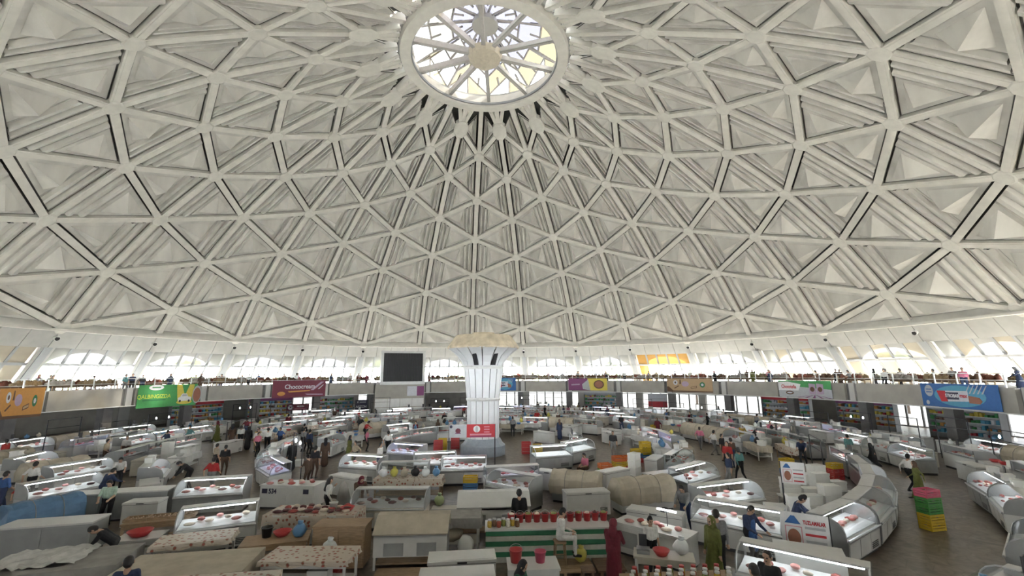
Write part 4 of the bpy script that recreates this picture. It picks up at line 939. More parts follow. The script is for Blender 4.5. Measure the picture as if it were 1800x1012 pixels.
o = put3('market_table', table_parts(1.2, .8, .7, 'white'), 'small white table carrying a red basin', 'table', 285, 940, .7, 14, (1.2, .8)); lay(o, 'basin', bowl_mesh(.34, .16, 'red'), 'wide red plastic basin on the small white table', 'basin', -.05, 0, .7)
o = put3('market_table', table_parts(1.9, .95, .9, 'white'), 'white table with floral cloth beside the bare wooden table', 'table', 345, 944, .9, 16, (1.9, .95)); tcloth(o, 1.9, .95, .9, .12, 'f', 'floral oilcloth on the white table beside the wooden table')
o = put3('market_table', table_parts(1.8, .95, .78, 'wood'), 'bare wooden table carrying a black bucket', 'table', 405, 967, .78, 14, (1.8, .95))
layp(o, 'bucket', bucket_parts(.16, .28, 'black'), 'black bucket on the bare wooden table', 'bucket', -.3, .2, .78); lay(o, 'bag', bag_mesh(2, 'b'), 'blue plastic bag on the bare wooden table', 'bag', .62, -.1, .78); lay(o, 'basin', bowl_mesh(.26, .14, 'red'), 'red basin on the bare wooden table', 'basin', .12, .18, .78)
o = put3('market_table', table_parts(2.3, .9, .9, 'wood'), 'floral-covered table before the bare wooden table', 'table', 412, 1003, .9, 4, (2.3, .9)); tcloth(o, 2.3, .9, .9, .5, 'f', 'floral cloth on the table before the bare wooden one')
put3('covered_counter', tarp_parts(2.5, 'c'), 'beige canvas-covered counter beside the ring aisle', 'counter', 98, 806, 1.31, 66, (2.5, 1.1))
# ---- middle left
o = put3('storage_counter', counter_parts(3.0, 1.1, .95, 'grey'), 'long counter under floral cloth heaped with offal', 'counter', 505, 898, .95, -6, (3.0, 1.1)); tcloth(o, 3.0, 1.1, .95, .42, 'f', 'floral cloth on the long counter heaped with offal'); meats(o, 2.8, .97, 24, 'on the floral offal counter', -.4, .4, (3, 0, 3, 2))
layp(o, 'bucket', bucket_parts(.14, .22, 'white'), 'white pail among the offal on the floral counter', 'bucket', .55, .1, .97); lay(o, 'basin', bowl_mesh(.24, .12, 'red'), 'red basin at the end of the offal counter', 'basin', 1.1, -.05, .97)
o = put3('market_table', table_parts(2.2, 1.0, .88, 'white'), 'white-legged table with floral top and open shelf', 'table', 512, 963, .88, -4, (2.2, 1.0)); tcloth(o, 2.2, 1.0, .88, .10, 'f', 'short floral cloth on the white-legged table')
layp(o, 'foam_box', foam_parts(.5, .4, .34), 'white box on the shelf of the floral table', 'box', .3, -.1, .25)
o = put3('cabinet', [('carcass', MB().box(-.75, .75, -.36, .36, .04, 1.12).mesh('carcass', m_wood)), ('cabinet_top', MB().box(-.78, .78, -.39, .39, 1.12, 1.16).mesh('cabinet_top', m_wood)), ('base', MB().box(-.7, .7, -.3, .3, 0, .04).mesh('base', m_wood2)), ('door', MB().box(-.70, -.02, -.38, -.36, .1, 1.06).mesh('door', m_wood), [('knob', MB().box(-.10, -.06, -.40, -.38, .56, .62).mesh('knob', m_kick))]), ('door', MB().box(.02, .70, -.38, -.36, .1, 1.06).mesh('door', m_wood), [('knob', MB().box(.06, .10, -.40, -.38, .56, .62).mesh('knob', m_kick))])], 'plain wooden cabinet beside the sloping-lid stall', 'cabinet', 582, 918, 1.16, -2, (1.5, .75))
p = off(o, -.1, -.75, 0); make('crate', crate_parts('red'), 'dark red crate before the wooden cabinet', 'crate', p, 0); make('crate', crate_parts('red'), 'upper red crate before the wooden cabinet', 'crate', (p[0], p[1], .27), 0); tag(link('bag', bag_mesh(3, 'w'), None, (p[0], p[1], .55)), 'full white bag on red crates by the cabinet', 'bag')
ls = put3('lidded_stall', lid_parts(2.1, 'c'), 'white stall with beige sloping lid and two grey vents', 'stall', 670, 906, 1.34, -1, (2.2, 1.0))
o = put3('market_table', table_parts(1.7, .95, 1.0, 'cream'), 'table under a grey cloth with a bundle beneath', 'table', 764, 918, 1.0, -2, (1.7, .95)); tcloth(o, 1.7, .95, 1.0, .28, 'g', 'grey cloth on the table beside the striped counter')
lay(o, 'bundle', MB().blob((0, 0, .24), (.55, .32, .24), 2, 0, .08).mesh('bundle', m_canvas, True), 'beige cloth bundle under the grey-clothed table', 'bundle', -.2, -.25, .25); lay(o, 'sack', MB().blob((0, 0, .32), (.26, .2, .32), 2, 0, .08).mesh('sack', m_foam, True), 'white sack leaning beside the grey-clothed table', 'sack', .45, -.78, 0)
for x, y, l, w_, mk, n in ():
    put3('plank_platform', platform_parts(l, w_, .14, mk), n, 'platform', x, y, .14, 0 if mk == 'w' else -6, (l, w_))
p = off(ls, .15, -.95, 0); mark(p[0], p[1], 2.0, .7, 0); make('plank_platform', platform_parts(2.0, .7, .14, 'w'), 'wide plank platform before the lidded stall', 'platform', p, ls.rotation_euler.z)
p = off(ls, 1.8, -.95, 0); mark(p[0], p[1], 1.1, .7, 0); make('plank_platform', platform_parts(1.1, .7, .14, 'b'), 'short brown plank platform beside the freezers', 'platform', p, ls.rotation_euler.z)
put3('chest_freezer', freezer_parts(1.7, 'white'), 'white chest freezer behind another white freezer', 'freezer', 806, 966, .9, 3, (1.7, .7)); put3('chest_freezer', freezer_parts(1.75, 'white'), 'white chest freezer with closed lid before its twin', 'freezer', 797, 994, .9, 2, (1.75, .7))
o = put3('meat_counter', counter_parts(2.4, .9, .95, 'white'), 'white counter marked 534 with raw meat strips on top', 'counter', 516, 848, .95, -10, (2.4, .9))
link('number', text_mesh('534', .26, I['navy'], 'number', .004, .9, .008), o, (-.62, -.475, .70))
for x in (-.98, .86): link('emblem', MB().box(x-.12, x+.12, -.475, -.465, .62, .80).mesh('emblem', I['navy']), o)
meats(o, 2.3, .95, 10, 'on the counter marked 534', -.35, .35, (1, 0, 2, 1))
o = put3('display_counter', case_parts(2.7, 'cream', 0, True, 'grey'), 'cream-fronted glass counter holding dark meat', 'counter', 688, 862, 1.25, -4, (2.7, 1.1)); meats(o, 2.7, .85, 10, 'in the cream-fronted counter', ks=(3, 3, 0, 2))
tag(link('folded_umbrella', MB().lathe([(.30, 0), (.32, .1), (.26, .8), (.14, 1.3), (.05, 1.42), (.0, 1.45)], 14, (0, 0)).mesh('folded_umbrella', m_gcanvas, True), None, at(601, 915)+(0,)), 'tall grey cloth-wrapped cone standing beside the cream counter', 'cover')
o = put3('market_table', table_parts(3.0, .9, .9, 'wood'), 'long table of small goods behind the cream counter', 'table', 720, 838, .9, -3, (3.0, .9)); tcloth(o, 3.0, .9, .9, .3, 'f', 'floral cloth on the long goods table')
for q in range(6): lay(o, 'bag', bag_mesh(q % 4, 'wyckwb'[q]), 'small %s bag on the long goods table' % ('white', 'yellow', 'canvas', 'black', 'white', 'blue')[q], 'bag', -1.2+.48*q, .05*(q % 2), .91, q, 'bags on the long goods table' if q in (0, 4) else None)
put3('bench', table_parts(1.7, .8, .5, 'cream', False), 'low cream bench beside the pale lidded counter', 'bench', 787, 893, .5, -2, (1.7, .8)); x, y = at(772, 888, .5); tag(link('bag', bag_mesh(1, 'g'), None, (x, y, .5)), 'pale green bag on the low cream bench', 'bag'); x, y = at(745, 868, .3)
put3('lidded_stall', lid_parts(2.5, 'w'), 'white stall with raised white sloping cover', 'stall', 862, 860, 1.34, 0, (2.5, 1.0))
o = put3('striped_counter', stripe_parts(3.8), 'green and white striped counter with red buckets', 'counter', 916, 930, .93, -1, (3.8, .95))
so = o
for u_, l_, w_, mk, n in ((.30, 1.7, .9, 'w', 'pale plank platform under the stool'), (1.62, .8, .9, 'b', 'brown plank platform beside the pale one')): p = off(o, u_, -1.0, 0); mark(p[0], p[1], l_, w_, 0); make('plank_platform', platform_parts(l_, w_, .14, mk), n, 'platform', p, o.rotation_euler.z)
for q in range(12): layp(o, 'bucket', bucket_parts(.125, .24, 'red'), 'red bucket of pickles on the striped counter', 'bucket', -1.1+.265*q, .22-.02*(q % 2), .93, 0, 'red buckets on the striped counter'); lay(o, 'pickles', MB().blob((0, 0, 0), (.10, .10, .06), 1, 0, .2).mesh('pickles', (m_fat, m_goods0, mat('pickled_greens', (.30, .34, .12), .5))[q % 3]), 'heaped pickles in a red bucket', 'pickles', -1.1+.265*q, .22-.02*(q % 2), 1.16, q, 'pickles in the red buckets')
for q in range(7): layp(o, 'jar', jar_parts('white', 'ynrgwyn'[q]), 'jar in the front row on the striped counter', 'jar', -1.78+.14*q, -.22+.1*(q % 2), .93, 0, 'jars on the striped counter')
o = put3('market_table', table_parts(1.3, .8, .78, 'white'), 'small white table beside the green-robed seller', 'table', 905, 978, .78, 0, (1.3, .8)); layp(o, 'bucket', bucket_parts(.15, .26, 'pink'), 'pink tub on the small white table', 'bucket', .2, .05, .78); layp(o, 'bucket', bucket_parts(.17, .3, 'red'), 'tall red bucket on the small white table', 'bucket', -.42, .1, .78)
x, y, _ = off(so, .85, -.85, 0); tag(link('net_bag', bag_mesh(4, 'y'), None, (x, y, .15)), 'yellow net bag on the plank platform', 'bag')
# ---- people seen close up
def pp(x, y, zt, rot, **k):               # x, y: top of the head
    h = k.get('h', 1.0); gx, gy = at(x, y, zt*h); gz = k.pop('z', 0.0); gx, gy = clear(gx, gy, .5, .6, D(rot), 2.0); mark(gx, gy, .5, .5, 0); return person((gx, gy, gz), D(rot), fine=True, **k)
pp(1068, 897, 1.66, 150, pose='work', dress='robe', top='maroon', cover='scarf', cov='maroon', label='person in a maroon robe and headscarf at the white counter')
pp(1250, 908, 1.66, -70, pose='stand', dress='robe', top='olive green', cover='scarf', cov='olive green', label='person in a long olive green dress and headscarf')
# ---- middle right
o = put3('display_table', counter_parts(2.3, .8, .92, 'white'), 'white counter with dark vent before the maroon-robed seller', 'counter', 1088, 926, .92, -48, (2.3, .8)); link('vent', MB().box(-.95, -.35, -.425, -.415, .25, .7).mesh('vent', m_gy), o); meats(o, 2.1, .92, 7, 'on the white counter by the maroon robe', -.2, .25, (1, 0, 2)); layp(o, 'lamp', [('stem', MB().tube([(0, 0, 0), (0, 0, .42)], .012, 5).mesh('stem', m_kick)), ('lamp_tube', MB().box(-.30, .30, -.03, .03, .42, .46).mesh('lamp_tube', m_lamp))], 'small tube lamp standing on the white counter', 'lamp', .3, .28, .92)
o = put3('market_table', table_parts(1.5, .65, .85, 'cream'), 'cream table with a dark red bowl and scale', 'table', 1128, 964, .85, -20, (1.5, .65)); lay(o, 'basin', bowl_mesh(.22, .14, 'red'), 'dark red bowl on the cream table', 'basin', -.05, -.06, .85); layp(o, 'scale', scale_parts(), 'flat grey scale on the cream table', 'scale', -.5, .0, .85); lay(o, 'bag', bag_mesh(0, 'w'), 'clear white bag on the cream table', 'bag', .45, .1, .85)
o = put3('chest_freezer', freezer_parts(1.8, 'white'), 'white chest freezer with a red round logo', 'freezer', 1152, 896, .9, -34, (1.8, .7)); link('logo', MB().add([(x, -.346, .5+z) for x, z in disc(-.35, 0, .13, .13)], [tuple(range(24))]).mesh('logo', I['red']), o); link('logo_swash', MB().box(-.22, .15, -.346, -.342, .42, .48).mesh('logo_swash', I['plum']), o)
tag(link('flat_cap', MB().lathe([(.16, 0), (.17, .05), (.10, .12), (0, .13)], 12).mesh('flat_cap', m_black, True), None, off(o, .3, 0, .905)), 'black cap lying on the logo freezer', 'cap')
o = put3('market_table', table_parts(2.6, .75, .82, 'wood'), 'long wooden table crowded with pickle jars', 'table', 1175, 997, .82, 0, (2.6, .75))
for q in range(26): layp(o, 'jar', jar_parts(('white', 'white', 'red')[q % 3], 'ynrwgnr'[q % 7]), 'lidded jar of pickles on the long wooden table', 'jar', -1.18+.094*q, -.24+.19*(q % 3), .82, 0, 'pickle jars on the long table')
for q, (x, y) in enumerate(((1262, 888), (1318, 978))):
    o = put3('display_counter', case_parts(2.6, 'white', 1, True, 'glass'), ('white diagonal glass counter beside the logo freezer', 'white diagonal glass counter beside the green-dressed woman')[q], 'counter', x, y, 1.29, -42, (2.6, 1.1)); meats(o, 2.6, .85, 8, ('in the diagonal counter by the freezer', 'in the diagonal counter by the green dress')[q])
o = put3('stool', stool_parts(.48, 'b'), 'brown stool behind the maroon-robed seller', 'stool', 1064, 985, .48, 0, (.4, .4))
put3('covered_counter', tarp_parts(2.1, 'c', 'grey'), 'beige canvas-domed counter beside the small freezer', 'counter', 1012, 826, 1.31, -28, (2.1, 1.1)); put3('covered_counter', tarp_parts(2.5, 'c', 'white'), 'broad beige canvas-domed counter beside the crates', 'counter', 1127, 836, 1.31, 12, (2.5, 1.1))
put3('chest_freezer', freezer_parts(1.75, 'white'), 'white chest freezer between two canvas domes', 'freezer', 1060, 853, .9, 4, (1.75, .7)); put3('chest_freezer', freezer_parts(1.2, 'white'), 'short white freezer at the end of the canvas domes', 'freezer', 966, 826, .9, -32, (1.2, .7))
for cx, cy, cols in ((1064, 842, ('green', 'green', 'orange')), (1085, 838, ('green', 'orange', 'yellow', 'orange')), (1106, 826, ('red', 'yellow', 'orange')), (1135, 806, ('blue', 'yellow', 'yellow', 'yellow')), (1120, 812, ('red', 'blue', 'yellow')), (1640, 930, ('yellow', 'yellow', 'green', 'green', 'pink')), (1470, 842, ('red', 'red', 'yellow')), (1385, 832, ('blue', 'yellow', 'yellow'))):
    gx, gy = clear(*at(cx, cy), .65, .45, .15, 1.5); mark(gx, gy, .65, .45, .15)
    for q, c in enumerate(cols): make('crate', crate_parts(c), '%s crate %s' % (c, 'in the tall stack standing in the ring aisle' if cx > 1600 else 'stacked beside the canvas domes' if cx < 1110 else 'in the yellow stack behind the domes' if cx < 1200 else 'stacked among the white foam boxes'), 'crate', (gx, gy, .27*q), .15, '%s crates stack %s' % (c, 'aisle' if cx > 1600 else 'domes' if cx < 1110 else 'yellow' if cx < 1200 else 'foam'))
o = put3('display_counter', case_parts(2.6, 'steel', 1, True, 'glass'), 'lit steel glass counter beside the broad canvas dome', 'counter', 1218, 818, 1.29, 34, (2.6, 1.1)); meats(o, 2.6, .85, 6, 'in the steel counter by the domes')
put3('market_table', table_parts(1.6, .8, .85, 'steel'), 'steel work table beside the lit steel counter', 'table', 1168, 832, .85, 20, (1.6, .8))
o = put3('display_counter', case_parts(2.7, 'white', 1, True, 'grey'), 'white glass counter behind the bending grey-shirted man', 'counter', 1275, 850, 1.29, 16, (2.7, 1.1)); meats(o, 2.7, .85, 6, 'in the counter behind the grey shirt')
x, y = clear(*at(1297, 905), .9, .65, -.3, 1.5); make('tub', [('tub_body', MB().box(-.42, .42, -.3, .3, 0, .5).mesh('tub_body', PL['red'])), ('lid', MB().box(-.44, .44, -.32, .32, .5, .57).mesh('lid', PL['red']))], 'large red lidded tub beside the dark-aproned man', 'tub', (x, y, 0), -.3); mark(x, y, .9, .65, -.3)
for q, (x, y, r_) in enumerate(((968, 783, 14), (1006, 776, 40))): o = put3('display_counter', case_parts(2.3, 'grey', 1, True, 'glass'), ('grey lit glass counter beside the column aisle', 'grey lit glass counter angled behind another')[q], 'counter', x, y, 1.29, r_, (2.3, 1.1))
for x, y, r_, st, lit, lb in ((716, 780, -28, 'grey', 2, 'violet-lit grey counter at the end of the shoppers\' row'), (765, 795, 8, 'grey', 1, 'lit grey counter beside the violet-lit one'), (816, 803, 0, 'steel', 1, 'steel counter of red meat under the banner posts'), (903, 832, -42, 'steel', 0, 'unlit steel counter beside the raised white cover'), (640, 800, -20, 'white', 1, 'lit white counter behind the long goods table'), (705, 815, 0, 'grey', 0, 'unlit grey counter behind the long goods table')):
    o = put3('display_counter', case_parts(2.3, st, lit, True, 'grey'), lb, 'counter', x, y, 1.29, r_, (2.3, 1.1)); meats(o, 2.3, .85, 8, 'in the '+lb.split(' counter')[0]+' counter near the banner' if x != 816 else 'in the steel counter under the banner', ks=(0, 0, 1) if x == 816 else (0, 1, 2))
for x, y, c in ((770, 782, 'red'), (778, 778, 'yellow'), (800, 776, 'red'), (925, 785, 'red'), (945, 790, 'yellow')):
    gx, gy = clear(*at(x, y+12), .65, .45, 0, 1.5); mark(gx, gy, .65, .45, 0)
    for q in range(3): make('crate', crate_parts(c), '%s crate in a short stack near the column plinth' % c, 'crate', (gx, gy, .27*q), 0, '%s crates near the plinth' % c)
# ---- right
def board(o, w, h, s):
    plate(o, 'tent', [(-w*.42, h*.22), (-w*.08, h*.22), (-w*.2, h*.42), (-w*.28, h*.42)], I['blue']); plate(o, 'photo', [(-w*.42, -h*.42), (-w*.06, -h*.42), (-w*.06, h*.16), (-w*.42, h*.16)], I['pink']); plate(o, 'photo_ground', [(-w*.40, -h*.40), (-w*.08, -h*.40), (-w*.08, h*.14), (-w*.40, h*.14)], I['white'], .023); plate(o, 'dish', disc(-w*.24, -h*.13, w*.14, h*.22), I['meat'], .026)
    if s: word(o, 'TUZLAMALAR', w*.20, h*.28, h*.13, I['red'], .62, .006)
    for q in range(3 if s else 4): plate(o, 'text_line', [(w*.0, h*(.12-.17*q)), (w*.42, h*(.12-.17*q)), (w*.42, h*(.18-.17*q)), (w*.0, h*(.18-.17*q))], I['red' if q % 2 else 'grey'])
sign('sign_board', 1376, 813, 1412, 849, at(1388, 925), 'smaller white price board on a pole among foam boxes', I['white'], lambda o, w, h: board(o, w, h, 0), (-.5,)); sign('sign_board', 1380, 905, 1452, 970, at(1452, 1010), 'white TUZLAMALAR board in a grey frame', I['white'], lambda o, w, h: board(o, w, h, 1), (.5,))
put3('storage_counter', counter_parts(1.5, .9, 1.0, 'white'), 'white counter end before the TUZLAMALAR board', 'counter', 1405, 992, 1.0, -32, (1.5, .9))
for q, (x, y) in enumerate(((1372, 895), (1408, 872), (1440, 880), (1475, 862), (1425, 845))):
    o = put3('market_table', table_parts(1.5, .8, .6, 'white'), 'low white table under foam boxes', 'table', x, y, .6, -20+q*7, (1.5, .8)); o['group'] = 'low tables of the foam box stall'
    for k in range(2):
        for z in range(1+(q+k) % 2): layp(o, 'foam_box', foam_parts(.62, .44, .34), 'white foam box at the stall behind the boards', 'box', -.36+.72*k, 0, .6+.345*z, 0, 'foam boxes at the stall behind the boards')
pp(1330, 878, 1.66, 20, pose='work', dress='apron', top='dark blue', apron='blue', label='person in a dark blue shirt and blue apron')
pp(1240, 862, 1.55, -40, pose='lean', dress='long', top='grey', bot='dark blue', label='person in a grey shirt leaning over the counter')
pp(1186, 930, 1.62, 10, pose='stand', top='white', bot='black', cover='cap', cov='black', h=.88, label='young person in a white shirt and black cap')
pp(1195, 908, 1.66, 160, pose='stand', top='grey', bot='black', dress='long', label='person in grey with a dark bag strap behind the cap wearer')
x, y, _ = off(so, .25, -.86, 0); make('stool', stool_parts(.60), 'tall pale wooden stool on the plank platform', 'stool', (x, y, .142), 0); person((x, y, .352), D(80), 'sit', 'white', 'white', 'long', 'hair', None, True, '', 1.0, 'person in white sitting on the tall stool')
pp(918, 858, 1.66, 180, pose='stand', top='black', bot='black', dress='long', label='person in black standing behind the striped counter')
pp(856, 957, 1.32, 60, pose='sit', dress='robe', top='dark green', cover='scarf', cov='black', z=.0, label='person in a dark green robe and black headscarf sitting')
pp(578, 838, 1.66, 120, pose='phone', top='white', bot='black', dress='long', cover='long', label='person with long black hair in a white blouse')
pp(632, 838, 1.5, 30, pose='lean', dress='robe', top='brown', cover='scarf', cov='maroon', label='person in brown with a maroon headscarf leaning over meat')
pp(240, 912, 1.45, -60, pose='bend', dress='long', top='black', bot='black', label='person in black bending beside the egg trays'); pp(62, 811, 1.66, 175, pose='walk', top='white', bot='black', label='person in a white shirt walking up the ring aisle')
pp(10, 828, 1.66, 170, pose='walk', top='blue', bot='dark blue', label='person in blue walking behind the red-shirted child'); pp(38, 848, 1.66, 170, pose='walk', top='red', bot='grey', h=.72, label='child in a red shirt walking with adults')
pp(266, 836, 1.66, 20, pose='work', top='pale green', bot='black', label='person in pale green behind the small chest freezer'); pp(186, 826, 1.55, 160, pose='lean', dress='long', top='dark blue', bot='dark blue', label='person in dark blue leaning behind the grey counter')
pp(212, 805, 1.5, 40, pose='lean', top='white', bot='black', label='person in white leaning behind the lit counters'); pp(338, 805, 1.45, -40, pose='bend', dress='long', top='black', bot='black', label='person in black leaning over the lit grey counter')
pp(555, 784, 1.66, 175, pose='stand', top='black', bot='brown', label='person in a black T-shirt seen from behind'); pp(683, 757, 1.66, 180, pose='walk', top='white', bot='black', label='person in a white shirt walking toward the column')
pp(1284, 770, 1.66, 185, pose='stand', top='brown', bot='dark blue', dress='long', label='person in brown with blue trousers in the aisle'); pp(1040, 792, 1.4, -60, pose='sit', top='pink', bot='brown', label='person in a pink shirt sitting beside the crates')
pp(1360, 955, 1.66, -60, pose='stand', top='black', bot='black', dress='long', label='person in black beside the TUZLAMALAR board'); pp(1325, 985, 1.66, 200, pose='stand', top='beige', bot='grey', label='person with short black hair before the white counter end'); pp(1455, 880, 1.4, 60, pose='lean', dress='long', top='dark blue', bot='grey', cover='cap', cov='black', label='person in dark blue leaning among foam boxes'); pp(238, 990, 1.62, 200, pose='stand', top='dark blue', bot='black', label='person whose dark head shows above the beige canvas')
for x, y, t, ps in ((410, 745, 'brown', 'robe'), (425, 748, 'white', 'shirt'), (438, 750, 'black', 'robe'), (455, 752, 'mustard', 'robe'), (472, 752, 'white', 'long'), (515, 775, 'black', 'robe'), (535, 752, 'grey', 'shirt'), (545, 755, 'dark blue', 'long'), (573, 770, 'brown', 'robe')): pp(x, y, 1.66, random.choice((0, 160, 200)), pose='stand', dress=ps, top=t, cover='scarf' if ps == 'robe' else 'hair', cov='black' if ps == 'robe' else None, where='in the group of shoppers')
# ------------------------------------------------------------------ rings of counters around the column
rnd = random.Random(5)
_x, _y, _ = pol(RF+.2, tm_scr); mark(_x, _y, 8.6, 4.2, -tm_scr)
CUSTOM = lambda x, y: (lambda q: q is not None and q[1] > 893 and q[0] < 1340)(px((x, y, 0)))
def nearname(th):
    a = math.degrees(th) % 360
    return 'far side under the screen' if a > 325 else 'far side facing the entrance' if a < 35 else 'right-hand side of the hall' if a < 150 else 'left-hand side of the hall' if a > 210 else 'near side'
STN = {'white': 'white', 'grey': 'grey', 'steel': 'steel-fronted', 'cream': 'cream'}
def ring(r, face, kinds, zone, pitch=2.62, skip=(), jitter=.0):
    n = int(2*PI*r/pitch)
    for i in range(n):
        th = 2*PI*i/n; d = math.degrees(th) % 360
        if any(abs((d-s+180) % 360-180) < 2.6*18/max(r, 6) for s in skip): continue
        x, y, _ = pol(r, th)
        if CUSTOM(x, y) or not (seen((x, y, .8), 160)): continue
        rz = -th+(0 if face == 'in' else PI); kind = rnd.choice(kinds); L = 2.5 if pitch > 2.6 else 1.9
        if busy(x, y, L, 1.0, rz, -.1): continue
        mark(x, y, L, 1.15, rz); lz = 'in the %s ring of counters' % zone; dist = math.hypot(x-CAM[0], y-CAM[1])
        if kind[0] == 'c':
            st = {'w': 'white', 'g': 'grey', 's': 'steel'}[kind[1]]; lit = {'1': 1, '0': 0, '2': 2}[kind[2]]
            lab = '%s curved-glass meat counter%s %s' % (STN[st], {1: ' with a lit lamp', 0: '', 2: ' with violet lamp'}[lit], lz)
            make('display_counter', case_parts(L, st, lit, True, 'grey' if rnd.random() < .6 else 'glass'), lab, 'counter', (x, y, 0), rz, lab)
            o = link('meat_cuts', meat_mesh(L, rnd.randrange(6)), None, (x, y, 0), rz); tag(o, 'cuts of meat laid out in a counter %s' % lz, 'meat', 'meat in the %s ring' % zone, 'stuff')
            c, s = math.cos(rz), math.sin(rz)
            for q in range(3):
                if rnd.random() < .35:
                    u = -.8+.8*q; P3 = (x+c*u-s*.26, y+s*u+c*.26, 1.316); k = rnd.random()
                    if k < .4: make('foam_box', foam_parts(.4, .3, .24), 'white foam box on top of a counter %s' % lz, 'box', P3, rz, 'boxes on counters '+zone)
                    elif k < .7: make('scale', scale_parts(), 'grey scale on top of a counter %s' % lz, 'scale', P3, rz, 'scales on counters '+zone)
                    else: tag(link('bag', bag_mesh(rnd.randrange(5), rnd.choice('wwybkc')), None, P3, rnd.random()*6, (.7, .7, .7)), 'small bag on top of a counter %s' % lz, 'bag', 'bags on counters '+zone)
        elif kind[0] == 't':
            make('covered_counter', tarp_parts(L, kind[1]), '%s canvas-covered counter %s' % ({'c': 'beige', 'g': 'grey', 'b': 'blue'}[kind[1]], lz), 'counter', (x, y, 0), rz, 'canvas-covered counters %s %s' % (kind[1], zone))
        elif kind[0] == 'f':
            make('chest_freezer', freezer_parts(1.7, 'white' if kind[1] == 'w' else 'cream'), '%s chest freezer %s' % ('white' if kind[1] == 'w' else 'cream', lz), 'freezer', (x, y, 0), rz, 'chest freezers %s %s' % (kind[1], zone))
        else:
            make('market_table', table_parts(2.2, .9, .85, 'white' if kind[1] != 'f' else 'wood'), '%s market table under a %s cloth %s' % ('white' if kind[1] != 'f' else 'wooden', {'f': 'floral', 'w': 'white', 'c': 'beige'}[kind[1]], lz), 'table', (x, y, 0), rz, 'tables %s %s' % (kind[1], zone))
            o = link('tablecloth', cloth_mesh(2.2, .9, .85, .35, kind[1]), None, (x, y, 0), rz); tag(o, '%s cloth hanging over a table %s' % ({'f': 'floral', 'w': 'white', 'c': 'beige'}[kind[1]], lz), 'tablecloth', 'cloths %s %s' % (kind[1], zone))
            c, s = math.cos(rz), math.sin(rz)
            for q in range(3):
                u = -.7+.7*q; pt = (x+c*u, y+s*u, .865)
                k = rnd.random()
                if k < .35: tag(link('bag', bag_mesh(rnd.randrange(5), rnd.choice('wybkc')), None, pt, rnd.random()*6), 'plastic bag lying on a table %s' % lz, 'bag', 'bags on tables '+zone)
                elif k < .65: tag(link('basin', bowl_mesh(.22, .13, rnd.choice(('red', 'white', 'blue', 'pink'))), None, pt), 'shallow plastic basin on a table %s' % lz, 'basin', 'basins on tables '+zone)
                else: make('foam_box', foam_parts(.5, .35, .3), 'white foam box on a table %s' % lz, 'box', pt, rz, 'foam boxes on tables '+zone)
far_k = ['cw1', 'cw0', 'cg1', 'cw0', 'cs0', 'cw2', 'tc', 'fw', 'kw', 'kc', 'cg0', 'tg', 'kf']
# work tables and freezers in the middle of each double ring come after the rows
A = (0, 30, 60, 90, 120, 150, 180, 210, 240, 270, 300, 330)
ring(6.6, 'out', ['cw1', 'cg1', 'cw0', 'fw'], 'innermost', skip=(75, 165, 255, 345))
ring(10.6, 'in', far_k, 'inner', skip=A[::2]); ring(13.3, 'out', far_k, 'inner', skip=A[::2])
ring(18.2, 'in', far_k+['kf', 'kc'], 'middle', skip=A[::2]); ring(21.5, 'out', ['cs1', 'cs0', 'cg0', 'cs0', 'cw1'], 'middle', skip=A[::2])
ring(25.3, 'in', ['cs0', 'cs1', 'cs0', 'cg1', 'cw1'], 'outer', skip=A); ring(28.1, 'out', far_k+['kc'], 'outer', skip=A)
ring(31.1, 'in', ['kw', 'kf', 'fw', 'fc', 'cw1', 'tc', 'cg1'], 'outermost', skip=A[::2])
for r_, z_ in ((8.7, 'innermost'), (11.95, 'inner'), (19.85, 'middle'), (26.7, 'outer')):
    if r_ > 9: ring(r_, 'in', ['fw', 'fc', 'kw', 'fw', 'kf'], z_+' back', pitch=4.4)
# black pipe frames with hanging lamps
for r, n, zone in ((12.0, 22, 'inner'), (19.9, 36, 'middle'), (26.7, 46, 'outer'), (29.6, 48, 'outermost')):
    for i in range(n):
        th = 2*PI*(i+.5)/n; x, y, _ = pol(r, th)
        if rnd.random() < .18 or not seen((x, y, 2), 50) or math.hypot(x-CAM[0], y-CAM[1]) < 22 or CUSTOM(x, y): continue
        if busy(x, y, 2.4, .05, -th, 0): continue
        mark(x, y, 2.4, .1, -th); lamps = rnd.random() < .35
        make('pipe_frame', frame_parts(2.4, rnd.choice((2.0, 2.3, 2.6)), lamps), 'black pipe frame%s behind the %s ring counters' % (' with hanging lamps' if lamps else '', zone), 'frame', (x, y, 0), -th, 'pipe frames %s %s' % (zone, lamps))
# crates and foam boxes behind the counters
for r, n, zone in ((11.9, 16, 'inner'), (19.8, 26, 'middle'), (26.7, 36, 'outer')):
    for i in range(n):
        th = 2*PI*(i+rnd.random()*.6)/n; x, y, _ = pol(r+rnd.uniform(-.3, .3), th)
        if CUSTOM(x, y) or not seen((x, y, .5), 20) or busy(x, y, .65, .5, -th, .12): continue
        mark(x, y, .65, .5, -th); k = rnd.random()
        for q in range(rnd.randint(1, 4)):
            if k < .55:
                c = rnd.choice(('yellow', 'red', 'orange', 'green', 'blue', 'yellow')); make('crate', crate_parts(c), '%s plastic crate stacked behind the %s ring counters' % (c, zone), 'crate', (x, y, .27*q), -th, '%s crates %s' % (c, zone))
            else: make('foam_box', foam_parts(.6, .42, .34), 'white foam box stacked behind the %s ring counters' % zone, 'box', (x, y, .345*q), -th, 'foam boxes '+zone)
